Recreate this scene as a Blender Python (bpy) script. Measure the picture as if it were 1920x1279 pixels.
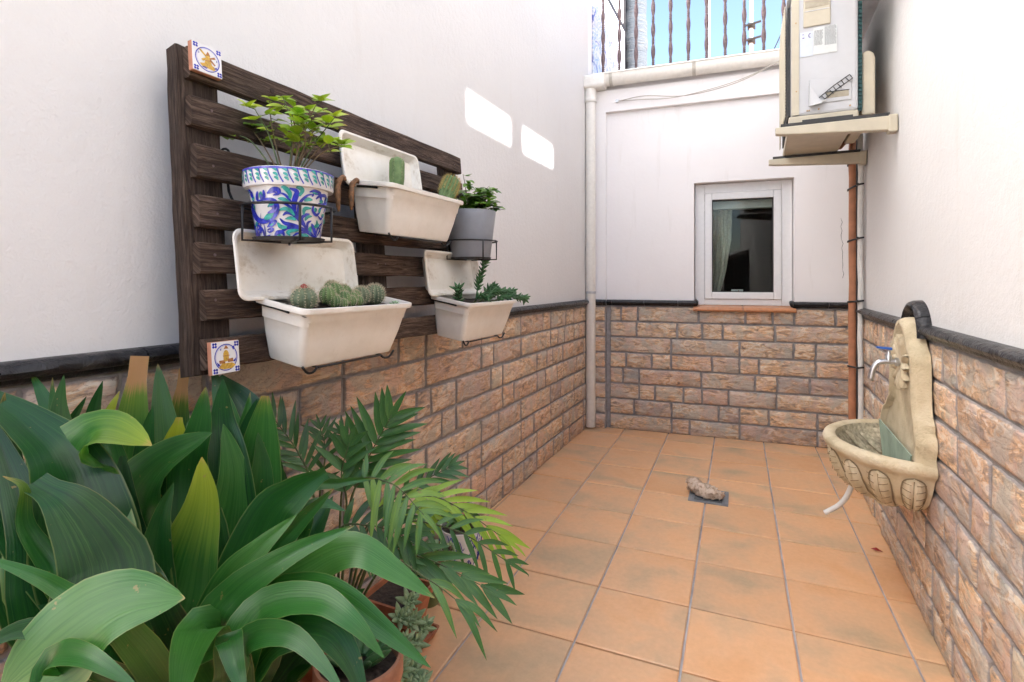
import bpy, math, random
from mathutils import Vector, Matrix, Quaternion
from mathutils import noise as mnoise

for o in list(bpy.data.objects):
    bpy.data.objects.remove(o)
scene = bpy.context.scene
COL = scene.collection
R = math.radians
random.seed(7)

# ------------------------------------------------------------------ camera
cam = bpy.data.cameras.new('camera')
cam.lens = 18.675
cam.sensor_width = 36
cam.shift_y = -0.0586
cam.clip_start = 0.02
cam.clip_end = 2000
camo = bpy.data.objects.new('camera', cam)
COL.objects.link(camo)
camo.location = (0, 0, 1.18)
camo.rotation_euler = (R(90), 0, R(25))
scene.camera = camo

# ------------------------------------------------------------------ sky, sun, exposure
SUN_EL = R(38)
SUN_DIR = Vector((-1, 0.35, -math.tan(SUN_EL) * math.hypot(1, .35))).normalized()   # way the light travels
world = bpy.data.worlds.new('World')
scene.world = world
world.use_nodes = True
wn = world.node_tree
wn.nodes.clear()
sky = wn.nodes.new('ShaderNodeTexSky')
sky.sky_type = 'NISHITA'
sky.sun_disc = False
sky.sun_elevation = SUN_EL
sky.sun_rotation = math.atan2(1, -.35)
sky.air_density = 1.0
sky.dust_density = 1.2
sky.ozone_density = 1.0
bg = wn.nodes.new('ShaderNodeBackground')
bg.inputs[1].default_value = 0.072
wo = wn.nodes.new('ShaderNodeOutputWorld')
wn.links.new(sky.outputs[0], bg.inputs[0])
wn.links.new(bg.outputs[0], wo.inputs[0])
sun = bpy.data.lights.new('sun', 'SUN')
sun.energy = 5.0
sun.angle = R(1.3)
sun.color = (1.0, .98, .96)
suno = bpy.data.objects.new('sun', sun)
COL.objects.link(suno)
suno.rotation_euler = SUN_DIR.to_track_quat('-Z', 'Y').to_euler()
suno.location = (6, -3, 9)
vs = scene.view_settings
scene.display_settings.display_device = 'sRGB'
vs.view_transform = 'Standard'
vs.look = 'None'
vs.exposure = 2.74
vs.gamma = 1.0
scene.cycles.use_denoising = True
scene.cycles.max_bounces = 10
scene.cycles.diffuse_bounces = 6
scene.cycles.transparent_max_bounces = 12
scene.cycles.sample_clamp_indirect = 6

# ------------------------------------------------------------------ materials
def mat(name):
    m = bpy.data.materials.new(name)
    m.use_nodes = True
    nt = m.node_tree
    b = nt.nodes['Principled BSDF']
    return m, nt, b

def nd(nt, t, **kw):
    n = nt.nodes.new(t)
    for k, v in kw.items():
        setattr(n, k, v)
    return n

def coords(nt, kind='Object', scale=(1, 1, 1), loc=None, rnd=False):
    tc = nd(nt, 'ShaderNodeTexCoord')
    mp = nd(nt, 'ShaderNodeMapping')
    mp.inputs['Scale'].default_value = scale
    nt.links.new(tc.outputs[kind], mp.inputs['Vector'])
    if rnd:
        oi = nd(nt, 'ShaderNodeObjectInfo')
        mu = nd(nt, 'ShaderNodeMath', operation='MULTIPLY')
        mu.inputs[1].default_value = 37.0
        nt.links.new(oi.outputs['Random'], mu.inputs[0])
        nt.links.new(mu.outputs[0], mp.inputs['Location'])
    return mp.outputs[0]

def noise(nt, vec, scale, detail=4, rough=.55, dist=0.0):
    n = nd(nt, 'ShaderNodeTexNoise')
    n.inputs['Scale'].default_value = scale
    n.inputs['Detail'].default_value = detail
    n.inputs['Roughness'].default_value = rough
    n.inputs['Distortion'].default_value = dist
    nt.links.new(vec, n.inputs['Vector'])
    return n.outputs['Fac']

def ramp(nt, fac, stops):
    r = nd(nt, 'ShaderNodeValToRGB')
    e = r.color_ramp.elements
    while len(e) < len(stops):
        e.new(.5)
    for i, (p, c) in enumerate(stops):
        e[i].position = p
        e[i].color = (*c, 1) if len(c) == 3 else c
    nt.links.new(fac, r.inputs[0])
    return r.outputs[0]

def mixc(nt, fac, a, b, mode='MIX'):
    m = nd(nt, 'ShaderNodeMix', data_type='RGBA', blend_type=mode)
    for s, v in ((m.inputs[0], fac), (m.inputs[6], a), (m.inputs[7], b)):
        if isinstance(v, (int, float)):
            s.default_value = v
        elif isinstance(v, tuple):
            s.default_value = (*v, 1)
        else:
            nt.links.new(v, s)
    return m.outputs[2]

def mathn(nt, op, a, b=None, clamp=False):
    m = nd(nt, 'ShaderNodeMath', operation=op, use_clamp=clamp)
    for i, v in enumerate((a, b)):
        if v is None:
            continue
        if isinstance(v, (int, float)):
            m.inputs[i].default_value = v
        else:
            nt.links.new(v, m.inputs[i])
    return m.outputs[0]

def bump(nt, b, h, strength=.3, dist=.01, prev=None):
    n = nd(nt, 'ShaderNodeBump')
    n.inputs['Strength'].default_value = strength
    n.inputs['Distance'].default_value = dist
    nt.links.new(h, n.inputs['Height'])
    if prev is not None:
        nt.links.new(prev, n.inputs['Normal'])
    nt.links.new(n.outputs[0], b.inputs['Normal'])
    return n.outputs[0]

M = {}
def simple(name, col, rough=.5, metal=0.0, var=.12, scale=40, bmp=0.0, bscale=120):
    m, nt, b = mat(name)
    v = coords(nt, 'Object', rnd=True)
    f = noise(nt, v, scale)
    c = ramp(nt, f, [(.3, tuple(x * (1 - var) for x in col)), (.7, tuple(min(1, x * (1 + var)) for x in col))])
    nt.links.new(c, b.inputs['Base Color'])
    b.inputs['Roughness'].default_value = rough
    b.inputs['Metallic'].default_value = metal
    if bmp:
        bump(nt, b, noise(nt, v, bscale, 3), bmp, .004)
    M[name] = m
    return m

def m_plaster(name, col, coarse=1.0):
    m, nt, b = mat(name)
    v = coords(nt)
    big = noise(nt, v, 1.3, 5, .6)
    c = ramp(nt, big, [(.3, tuple(x * .955 for x in col)), (.65, col)])
    st = noise(nt, coords(nt, scale=(6, 6, .7)), 2.2, 5, .65)
    c = mixc(nt, mathn(nt, 'MULTIPLY', ramp(nt, st, [(.58, (0, 0, 0)), (.78, (1, 1, 1))]), .3), c, (.60, .56, .51))
    nt.links.new(c, b.inputs['Base Color'])
    b.inputs['Roughness'].default_value = .88
    b.inputs['Specular IOR Level'].default_value = .25
    n1 = noise(nt, v, 170, 3, .6)
    n2 = noise(nt, v, 38, 3, .5)
    h = mathn(nt, 'ADD', n1, mathn(nt, 'MULTIPLY', n2, 1.6))
    bump(nt, b, h, .30 * coarse, .005)
    M[name] = m
m_plaster('plaster', (.70, .686, .674))
m_plaster('plaster_smooth', (.83, .805, .80), .5)  # paler than plaster to stand in for brighter light on the rear wall

def m_stone():
    m, nt, b = mat('stone')
    v = coords(nt, 'UV')
    v2 = coords(nt, 'UV', scale=(1, 2.8, 1))
    oi = nd(nt, 'ShaderNodeObjectInfo')
    n1 = noise(nt, v2, 11, 5, .6, 1.3)
    c = ramp(nt, n1, [(.34, (.25, .195, .165)), (.42, (.47, .345, .25)), (.49, (.68, .44, .26)), (.55, (.76, .59, .43)), (.62, (.80, .70, .58)), (.7, (.60, .52, .46))])
    n2 = noise(nt, v, 8, 4, .6, .4)
    c = mixc(nt, mathn(nt, 'MULTIPLY', ramp(nt, n2, [(.48, (0, 0, 0)), (.6, (1, 1, 1))]), .7), c, (.62, .475, .42))
    n5 = noise(nt, v, 7, 5, .65, .9)
    c = mixc(nt, mathn(nt, 'MULTIPLY', ramp(nt, n5, [(.50, (0, 0, 0)), (.60, (1, 1, 1))]), .72), c, (.50, .475, .42))
    tint = ramp(nt, oi.outputs['Random'], [(0, (.74, .74, .79)), (.25, (1.05, .92, .82)), (.5, (.90, .93, .94)), (.75, (1.1, 1.03, .92)), (1, (.80, .82, .86))])
    c = mixc(nt, 1.0, c, tint, 'MULTIPLY')
    # thin dark fissures of the riven face
    n3 = noise(nt, v2, 9, 5, .6, 2.2)
    crack = mathn(nt, 'ABSOLUTE', mathn(nt, 'SUBTRACT', n3, .5))
    ck = ramp(nt, crack, [(.0, (1, 1, 1)), (.02, (0, 0, 0))])
    c = mixc(nt, mathn(nt, 'MULTIPLY', ck, .6), c, (.24, .17, .14))
    # grey margin of the printed stone
    at = nd(nt, 'ShaderNodeAttribute', attribute_name='rim')
    rimn = mathn(nt, 'ADD', at.outputs['Fac'], mathn(nt, 'MULTIPLY', mathn(nt, 'SUBTRACT', noise(nt, v, 42, 4, .65), .5), 1.5))
    c = mixc(nt, ramp(nt, rimn, [(.5, (0, 0, 0)), (.8, (.85, .85, .85))]), c, (.30, .27, .26))
    nt.links.new(c, b.inputs['Base Color'])
    b.inputs['Roughness'].default_value = .6
    h = mathn(nt, 'ADD', mathn(nt, 'MULTIPLY', n1, 1.5), mathn(nt, 'MULTIPLY', ck, -.45))
    h = mathn(nt, 'ADD', h, mathn(nt, 'MULTIPLY', noise(nt, v, 110, 4), .3))
    bump(nt, b, h, .6, .008)
    M['stone'] = m
m_stone()
simple('mortar', (.28, .26, .255), .8, var=.25, scale=30, bmp=.4)
simple('joint', (.40, .365, .35), .85, var=.2, scale=25, bmp=.3)

def m_dado():
    m, nt, b = mat('dado_glaze')
    v = coords(nt, 'Object', scale=(1, 1, 1))
    n = noise(nt, v, 22, 5, .65, .8)
    c = ramp(nt, n, [(.35, (.006, .006, .008)), (.62, (.020, .019, .021)), (.8, (.09, .075, .06))])
    nt.links.new(c, b.inputs['Base Color'])
    b.inputs['Roughness'].default_value = .3
    b.inputs['Specular IOR Level'].default_value = .38
    bump(nt, b, n, .8, .012)
    M['dado'] = m
m_dado()

def m_tile():
    m, nt, b = mat('terracotta_tile')
    v = coords(nt, 'Object', rnd=True)
    n = noise(nt, v, 4.2, 3, .5, .3)
    c = ramp(nt, n, [(.30, (.76, .42, .205)), (.46, (.79, .475, .26)), (.57, (.71, .46, .27)), (.74, (.48, .38, .245))])
    n2 = noise(nt, v, 55, 4, .65)
    c = mixc(nt, .22, c, ramp(nt, n2, [(.3, (.40, .20, .09)), (.7, (.72, .42, .22))]))
    oi = nd(nt, 'ShaderNodeObjectInfo')
    c = mixc(nt, 1.0, c, ramp(nt, oi.outputs['Random'], [(0, (.93, .91, .9)), (1, (1.04, 1.02, 1.0))]), 'MULTIPLY')
    nt.links.new(c, b.inputs['Base Color'])
    b.inputs['Roughness'].default_value = .38
    bump(nt, b, mathn(nt, 'ADD', noise(nt, v, 14, 2), mathn(nt, 'MULTIPLY', n2, .3)), .1, .006)
    M['tile'] = m
m_tile()
simple('grout', (.42, .415, .43), .85, var=.35, scale=9, bmp=.3)

def m_wood(name, dark, light):
    m, nt, b = mat(name)
    v = coords(nt, 'UV', scale=(1, 1, 1))
    oi = nd(nt, 'ShaderNodeObjectInfo')
    off = nd(nt, 'ShaderNodeVectorMath', operation='ADD')
    cb = nd(nt, 'ShaderNodeCombineXYZ')
    mu = mathn(nt, 'MULTIPLY', oi.outputs['Random'], 19)
    nt.links.new(mu, cb.inputs[0]); nt.links.new(mu, cb.inputs[1])
    nt.links.new(v, off.inputs[0]); nt.links.new(cb.outputs[0], off.inputs[1])
    mp = nd(nt, 'ShaderNodeMapping'); mp.inputs['Scale'].default_value = (2.2, 34, 1)
    nt.links.new(off.outputs[0], mp.inputs[0])
    g = noise(nt, mp.outputs[0], 4.2, 6, .68, 1.0)
    mp2 = nd(nt, 'ShaderNodeMapping'); mp2.inputs['Scale'].default_value = (3, 7, 1)
    nt.links.new(off.outputs[0], mp2.inputs[0])
    p = noise(nt, mp2.outputs[0], 2.0, 4, .6)
    c = ramp(nt, g, [(.30, tuple(x * .35 for x in dark)), (.45, dark), (.68, light)])
    c = mixc(nt, ramp(nt, p, [(.35, (0, 0, 0)), (.7, (.75, .75, .75))]), c, tuple(x * .45 for x in dark))
    nt.links.new(c, b.inputs['Base Color'])
    b.inputs['Roughness'].default_value = .8
    b.inputs['Specular IOR Level'].default_value = .25
    bump(nt, b, g, 1.0, .008)
    M[name] = m
m_wood('wood', (.062, .037, .025), (.22, .15, .112))
m_wood('wood_end', (.048, .030, .022), (.14, .098, .075))

def m_cream():
    m, nt, b = mat('cream_plastic')
    v = coords(nt)
    n = noise(nt, v, 9, 5, .65)
    c = ramp(nt, n, [(.3, (.71, .675, .61)), (.55, (.78, .75, .695))])
    ng = noise(nt, coords(nt, scale=(5, 1.5, 3)), 9, 5, .7)
    c = mixc(nt, mathn(nt, 'MULTIPLY', ramp(nt, ng, [(.60, (0, 0, 0)), (.78, (1, 1, 1))]), .25), c, (.40, .32, .21))
    nt.links.new(c, b.inputs['Base Color'])
    b.inputs['Roughness'].default_value = .42
    bump(nt, b, noise(nt, v, 160, 2), .05, .003)
    M['cream'] = m
m_cream()
def m_tray():
    m, nt, b = mat('stained_plastic')
    v = coords(nt)
    n = noise(nt, coords(nt, scale=(1.5, 1.5, 5)), 8, 6, .7)
    c = ramp(nt, n, [(.32, (.50, .43, .33)), (.46, (.74, .70, .63)), (.7, (.79, .765, .71))])
    nt.links.new(c, b.inputs['Base Color'])
    b.inputs['Roughness'].default_value = .5
    M['tray'] = m
m_tray()
simple('black_wire', (.018, .018, .02), .45, .3)
simple('soil', (.045, .033, .025), .95, var=.6, scale=60, bmp=1.0, bscale=90)
simple('pvc', (.78, .755, .70), .38, var=.05)
simple('pvc_clip', (.50, .47, .41), .5, var=.15)
simple('aluminium_white', (.74, .74, .74), .35, var=.03)
simple('gasket', (.03, .03, .03), .6)
simple('sill_tile', (.50, .22, .10), .35, var=.15)
simple('curtain_cloth', (.52, .50, .42), .9, var=.15, scale=60)
simple('door_glass', (.012, .02, .018), .2)
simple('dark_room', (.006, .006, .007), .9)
simple('grip_shade', (.36, .32, .24), .6)
simple('steel', (.55, .56, .58), .3, .9)
simple('tap_blue', (.03, .12, .45), .4)
simple('iron_brown', (.13, .085, .085), .5, .25, var=.3, scale=50)
simple('iron_rail', (.09, .07, .085), .5, .2)
simple('ac_beige', (.50, .45, .345), .5, var=.08, scale=14)
simple('ac_white', (.52, .525, .535), .42, var=.05, scale=8)
simple('ac_label', (.56, .60, .66), .4, var=.03)
simple('ac_paper', (.60, .62, .60), .5, var=.05)
simple('ac_print', (.22, .23, .24), .6)
simple('ac_purple', (.12, .06, .28), .6)
simple('ac_dark', (.04, .04, .04), .7)
simple('ac_coil', (.025, .075, .075), .4, .3, var=.4, scale=90)
simple('rust_dirt', (.42, .27, .13), .7, var=.3)
simple('copper_wrap', (.40, .17, .085), .6, var=.2, scale=20)
simple('cable_white', (.62, .61, .58), .45, var=.06)
simple('cable_tie', (.012, .012, .014), .5)
simple('cord', (.42, .38, .33), .6)
simple('terracotta', (.40, .145, .07), .75, var=.25, scale=18, bmp=.2)
simple('terracotta_pale', (.42, .20, .12), .8, var=.25, scale=18, bmp=.2)
simple('green_glaze', (.11, .14, .05), .3, var=.3, scale=15)
simple('brown_glaze', (.20, .11, .055), .35, var=.3, scale=15)
simple('grey_pot', (.245, .265, .30), .5, var=.04)
simple('glaze_white', (.72, .71, .71), .16, var=.03)
simple('paint_blue', (.022, .03, .34), .2, var=.45, scale=70)
simple('paint_violet', (.09, .085, .42), .22, var=.3, scale=70)
simple('paint_teal', (.035, .29, .25), .2, var=.45, scale=70)
simple('paint_ochre', (.55, .33, .05), .25, var=.35, scale=200)
simple('paint_brown', (.36, .15, .05), .25, var=.35, scale=200)
simple('paint_lilac', (.50, .50, .66), .25)
simple('tile_clay', (.46, .20, .12), .8, var=.15)
simple('drain_grey', (.24, .26, .28), .5, .3, var=.15)
simple('white_render', (.78, .78, .77), .85, var=.04)
simple('mast_metal', (.55, .55, .55), .4, .5)
simple('door_brown', (.08, .05, .035), .5, var=.3)
simple('pod_brown', (.16, .075, .03), .7, var=.6, scale=90, bmp=.6)
simple('petal_red', (.30, .02, .02), .6)

def m_sinkstone():
    m, nt, b = mat('cast_stone')
    v = coords(nt)
    n = noise(nt, v, 7, 5, .65)
    c = ramp(nt, n, [(.28, (.42, .335, .20)), (.5, (.62, .515, .34)), (.72, (.71, .615, .45))])
    g = noise(nt, v, 16, 5, .7)
    c = mixc(nt, mathn(nt, 'MULTIPLY', ramp(nt, g, [(.58, (0, 0, 0)), (.75, (1, 1, 1))]), .45), c, (.30, .25, .17))
    nt.links.new(c, b.inputs['Base Color'])
    b.inputs['Roughness'].default_value = .85
    bump(nt, b, noise(nt, v, 150, 4, .7), .85, .006)
    M['cast'] = m
m_sinkstone()
simple('cast_green', (.28, .36, .28), .7, var=.22, scale=10, bmp=.2)
simple('cast_groove_shade', (.25, .19, .115), .95)  # dark tone painted on in place of shade in the carving
simple('cast_inner', (.47, .40, .28), .9, var=.4, scale=70, bmp=1.0, bscale=85)

def m_rock():
    m, nt, b = mat('tufa')
    v = coords(nt)
    n = noise(nt, v, 60, 4, .7)
    c = ramp(nt, n, [(.32, (.24, .14, .08)), (.45, (.60, .46, .34)), (.7, (.76, .64, .53))])
    nt.links.new(c, b.inputs['Base Color'])
    b.inputs['Roughness'].default_value = .95
    bump(nt, b, n, 1.0, .01)
    M['rock'] = m
m_rock()

def m_leaf(name, dark, mid, light, yellow=(.36, .40, .022), streak=22, rough=.29, trans=.28):
    """tone (object property) runs dark > mid > light; tip: how much of the end is yellowed and dried"""
    m, nt, b = mat(name)
    uv = nd(nt, 'ShaderNodeUVMap')
    sp = nd(nt, 'ShaderNodeSeparateXYZ')
    nt.links.new(uv.outputs[0], sp.inputs[0])
    oi = nd(nt, 'ShaderNodeObjectInfo')
    cb = nd(nt, 'ShaderNodeCombineXYZ')
    nt.links.new(mathn(nt, 'MULTIPLY', sp.outputs[0], streak), cb.inputs[0])
    nt.links.new(mathn(nt, 'MULTIPLY', sp.outputs[1], 1.3), cb.inputs[1])
    nt.links.new(mathn(nt, 'MULTIPLY', oi.outputs['Random'], 40), cb.inputs[2])
    st = noise(nt, cb.outputs[0], 1.0, 3, .6)
    at = nd(nt, 'ShaderNodeAttribute', attribute_type='OBJECT', attribute_name='tone')
    ap = nd(nt, 'ShaderNodeAttribute', attribute_type='OBJECT', attribute_name='tip')
    t = mathn(nt, 'ADD', at.outputs['Fac'], mathn(nt, 'MULTIPLY', mathn(nt, 'SUBTRACT', st, .5), .5), True)
    c = ramp(nt, t, [(.05, dark), (.5, mid), (.95, light)])
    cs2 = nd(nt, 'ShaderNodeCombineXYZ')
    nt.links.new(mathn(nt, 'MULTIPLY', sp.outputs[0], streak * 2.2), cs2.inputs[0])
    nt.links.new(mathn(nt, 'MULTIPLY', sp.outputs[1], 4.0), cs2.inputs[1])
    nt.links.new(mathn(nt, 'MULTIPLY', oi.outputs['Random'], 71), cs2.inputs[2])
    worn_sheen = noise(nt, cs2.outputs[0], 1.0, 4, .65, .5)
    c = mixc(nt, mathn(nt, 'MULTIPLY', ramp(nt, worn_sheen, [(.54, (0, 0, 0)), (.7, (1, 1, 1))]), .28), c, light)  # pale worn streaks, also painted in as whitish highlights along the blade
    # blotches
    bl = noise(nt, coords(nt, 'Object', rnd=True), 12, 3)
    c = mixc(nt, mathn(nt, 'MULTIPLY', ramp(nt, bl, [(.5, (0, 0, 0)), (.75, (1, 1, 1))]), .3), c, mid)
    # yellowed end, then the dry brown end
    yv = mathn(nt, 'SUBTRACT', mathn(nt, 'ADD', sp.outputs[1], mathn(nt, 'MULTIPLY', ap.outputs['Fac'], .42)), 1.04)
    yv = mathn(nt, 'ADD', yv, mathn(nt, 'MULTIPLY', mathn(nt, 'SUBTRACT', st, .5), .12))
    c = mixc(nt, mathn(nt, 'MULTIPLY', yv, 3.0, True), c, yellow)
    ad = nd(nt, 'ShaderNodeAttribute', attribute_type='OBJECT', attribute_name='dry')
    bv = mathn(nt, 'SUBTRACT', mathn(nt, 'ADD', sp.outputs[1], mathn(nt, 'MULTIPLY', ad.outputs['Fac'], .22)), 1.03)
    bv = mathn(nt, 'ADD', bv, mathn(nt, 'MULTIPLY', mathn(nt, 'SUBTRACT', st, .5), .10))
    c = mixc(nt, mathn(nt, 'MULTIPLY', bv, 30, True), c, (.46, .25, .11))
    sn = noise(nt, coords(nt, 'Object', rnd=True), 55, 3, .6)
    c = mixc(nt, mathn(nt, 'MULTIPLY', ramp(nt, sn, [(.70, (0, 0, 0)), (.735, (1, 1, 1))]), .7), c, (.26, .19, .07))
    ed = mathn(nt, 'ABSOLUTE', mathn(nt, 'SUBTRACT', sp.outputs[0], .5))
    c = mixc(nt, mathn(nt, 'MULTIPLY', mathn(nt, 'MULTIPLY', mathn(nt, 'SUBTRACT', ed, .475), 40, True), .45), c, (.30, .34, .12))
    nt.links.new(c, b.inputs['Base Color'])
    b.inputs['Roughness'].default_value = rough
    b.inputs['Specular IOR Level'].default_value = .42
    wv = nd(nt, 'ShaderNodeTexWave')
    wv.inputs['Scale'].default_value = 5.0
    wv.inputs['Distortion'].default_value = .4
    cw = nd(nt, 'ShaderNodeCombineXYZ')
    nt.links.new(sp.outputs[0], cw.inputs[0])
    nt.links.new(cw.outputs[0], wv.inputs['Vector'])
    h = mathn(nt, 'ADD', mathn(nt, 'MULTIPLY', wv.outputs['Fac'], .12), st)
    bump(nt, b, h, .16, .004)
    tr = nd(nt, 'ShaderNodeBsdfTranslucent')
    ct = mixc(nt, 1.0, c, (1.0, 1.15, .45), 'MULTIPLY')
    nt.links.new(ct, tr.inputs[0])
    mx = nd(nt, 'ShaderNodeMixShader')
    mx.inputs[0].default_value = trans
    nt.links.new(b.outputs[0], mx.inputs[1])
    nt.links.new(tr.outputs[0], mx.inputs[2])
    nt.links.new(mx.outputs[0], nt.nodes['Material Output'].inputs[0])
    M[name] = m
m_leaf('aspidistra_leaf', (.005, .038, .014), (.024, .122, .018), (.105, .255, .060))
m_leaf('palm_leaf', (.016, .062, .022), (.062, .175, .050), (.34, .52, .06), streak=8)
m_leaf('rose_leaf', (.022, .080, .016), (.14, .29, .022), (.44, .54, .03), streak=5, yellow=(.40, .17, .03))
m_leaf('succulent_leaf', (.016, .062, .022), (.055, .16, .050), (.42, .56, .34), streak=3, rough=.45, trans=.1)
simple('stem_green', (.07, .10, .03), .6, var=.3)
simple('stem_brown', (.13, .085, .04), .7, var=.3)
def m_cactus(name, c0, c1):
    m, nt, b = mat(name)
    v = coords(nt)
    n = noise(nt, v, 45, 3)
    nt.links.new(ramp(nt, n, [(.3, c0), (.7, c1)]), b.inputs['Base Color'])
    b.inputs['Roughness'].default_value = .6
    M[name] = m
m_cactus('cactus_grey', (.085, .115, .065), (.20, .24, .14))
m_cactus('cactus_green', (.075, .14, .04), (.17, .25, .09))
simple('spine', (.55, .46, .33), .6)
simple('spine_gold', (.50, .36, .12), .6)

def m_mural():
    m, nt, b = mat('blue_mural')
    v = coords(nt)
    n = noise(nt, v, 7, 5, .7, .8)
    n2 = noise(nt, v, 18, 4, .7, .5)
    c = ramp(nt, n, [(.44, (.72, .72, .72)), (.5, (.30, .42, .70)), (.55, (.72, .71, .70)), (.64, (.08, .12, .40))])
    c = mixc(nt, ramp(nt, n2, [(.55, (0, 0, 0)), (.66, (1, 1, 1))]), c, (.22, .36, .42))
    nt.links.new(c, b.inputs['Base Color'])
    b.inputs['Roughness'].default_value = .2
    M['mural'] = m
m_mural()
def m_roll():
    m, nt, b = mat('rolled_matting')
    v = coords(nt, scale=(1, 1, 12))
    n = noise(nt, v, 6, 5, .7)
    c = ramp(nt, n, [(.3, (.035, .046, .062)), (.55, (.065, .078, .092)), (.75, (.12, .11, .10))])
    nt.links.new(c, b.inputs['Base Color'])
    b.inputs['Roughness'].default_value = .9
    bump(nt, b, n, .8, .02)
    M['roll'] = m
m_roll()
def m_glass():
    m = bpy.data.materials.new('window_glass')
    m.use_nodes = True
    nt = m.node_tree
    nt.nodes.clear()
    out = nd(nt, 'ShaderNodeOutputMaterial')
    fr = nd(nt, 'ShaderNodeFresnel'); fr.inputs[0].default_value = 1.5
    tr = nd(nt, 'ShaderNodeBsdfTransparent'); tr.inputs[0].default_value = (.86, .9, .88, 1)
    gl = nd(nt, 'ShaderNodeBsdfGlossy'); gl.inputs['Roughness'].default_value = .01
    mx = nd(nt, 'ShaderNodeMixShader')
    nt.links.new(mathn(nt, 'MULTIPLY', fr.outputs[0], .5, True), mx.inputs[0])
    nt.links.new(tr.outputs[0], mx.inputs[1]); nt.links.new(gl.outputs[0], mx.inputs[2])
    nt.links.new(mx.outputs[0], out.inputs[0])
    M['glass'] = m
m_glass()

# ------------------------------------------------------------------ mesh helpers
class MB:
    """collects shapes; build() links them as ONE mesh object"""
    def __init__(s):
        s.v = []; s.f = []; s.uv = {}
    def add(s, vs, fs):
        n = len(s.v)
        s.v += [tuple(p) for p in vs]
        s.f += [tuple(i + n for i in f) for f in fs]
        return n
    def box(s, a, b):
        (x0, y0, z0), (x1, y1, z1) = a, b
        s.add([(x0, y0, z0), (x1, y0, z0), (x1, y1, z0), (x0, y1, z0), (x0, y0, z1), (x1, y0, z1), (x1, y1, z1), (x0, y1, z1)],
              [(0, 3, 2, 1), (4, 5, 6, 7), (0, 1, 5, 4), (1, 2, 6, 5), (2, 3, 7, 6), (3, 0, 4, 7)])
        return s
    def obox(s, o, u, v, w):
        """box from corner o along edge vectors u, v, w"""
        o, u, v, w = map(Vector, (o, u, v, w))
        c = [o, o + u, o + u + v, o + v, o + w, o + u + w, o + u + v + w, o + v + w]
        s.add(c, [(0, 3, 2, 1), (4, 5, 6, 7), (0, 1, 5, 4), (1, 2, 6, 5), (2, 3, 7, 6), (3, 0, 4, 7)])
        return s
    def tube(s, pts, r, n=8, cap=True):
        pts = [Vector(p) for p in pts]
        rs = r if isinstance(r, (list, tuple)) else [r] * len(pts)
        rings = []
        ref = None
        for i, p in enumerate(pts):
            t = (pts[min(i + 1, len(pts) - 1)] - pts[max(i - 1, 0)])
            t = t.normalized() if t.length > 1e-9 else Vector((0, 0, 1))
            if ref is None:
                ref = Vector((0, 0, 1)) if abs(t.z) < .9 else Vector((1, 0, 0))
            a = (ref - t * ref.dot(t))
            if a.length < 1e-5:
                a = t.orthogonal()
            a.normalize(); ref = a
            b = t.cross(a)
            rings.append([p + (a * math.cos(2 * math.pi * k / n) + b * math.sin(2 * math.pi * k / n)) * rs[i] for k in range(n)])
        vs = [q for rg in rings for q in rg]
        fs = []
        for i in range(len(pts) - 1):
            for k in range(n):
                fs.append((i * n + k, i * n + (k + 1) % n, (i + 1) * n + (k + 1) % n, (i + 1) * n + k))
        if cap:
            fs.append(tuple(range(n))[::-1]); fs.append(tuple((len(pts) - 1) * n + k for k in range(n)))
        s.add(vs, fs)
        return s
    def lathe(s, prof, c, n=24, a0=0, a1=360, axis=None, sx=1, sy=1):
        """prof: (radius, height) pairs round a vertical axis through c"""
        full = abs(a1 - a0) >= 359.9
        m = n if full else n + 1
        vs = []
        for r, h in prof:
            for k in range(m):
                a = R(a0 + (a1 - a0) * k / n)
                vs.append((c[0] + r * math.cos(a) * sx, c[1] + r * math.sin(a) * sy, c[2] + h))
        fs = []
        for i in range(len(prof) - 1):
            for k in range(n):
                k2 = (k + 1) % m
                fs.append((i * m + k, i * m + k2, (i + 1) * m + k2, (i + 1) * m + k))
        s.add(vs, fs)
        return s
    def prism(s, outline, o, u, v, w):
        """outline in (u, v) extruded along w"""
        o, u, v, w = map(Vector, (o, u, v, w))
        n = len(outline)
        a = [o + u * p[0] + v * p[1] for p in outline]
        s.add(a + [p + w for p in a], [tuple(range(n))[::-1], tuple(range(n, 2 * n))] + [(i, (i + 1) % n, (i + 1) % n + n, i + n) for i in range(n)])
        return s
    def build(s, name, m, parent=None, smooth=False, uv=None, bevel=0, angle=None):
        me = bpy.data.meshes.new(name)
        me.from_pydata(s.v, [], s.f)
        me.update()
        if uv:
            l = me.uv_layers.new(name='UVMap')
            for lp in me.loops:
                l.data[lp.index].uv = uv(me.vertices[lp.vertex_index].co)
        return place(name, me, m, parent, smooth, bevel, angle)

def place(name, me, m, parent=None, smooth=False, bevel=0, angle=None, mw=None):
    if m is not None and not me.materials:
        me.materials.append(M[m] if isinstance(m, str) else m)
    if smooth or angle:
        me.shade_smooth()
        if angle:
            me.set_sharp_from_angle(angle=R(angle))
    o = bpy.data.objects.new(name, me)
    COL.objects.link(o)
    if bevel:
        bv = o.modifiers.new('bevel', 'BEVEL')
        bv.width = bevel; bv.segments = 2; bv.limit_method = 'ANGLE'; bv.angle_limit = R(35)
    if mw is not None:
        o.matrix_basis = mw
    if parent is not None:
        o.parent = parent
        p = parent
        w = Matrix.Identity(4)
        chain = []
        while p is not None:
            chain.append(p); p = p.parent
        for q in reversed(chain):
            w = w @ q.matrix_parent_inverse @ q.matrix_basis
        o.matrix_parent_inverse = w.inverted()
    return o

def tag(o, label, cat, group=None):
    o['label'] = label
    o['category'] = cat
    if group:
        o['group'] = group
    return o

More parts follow.
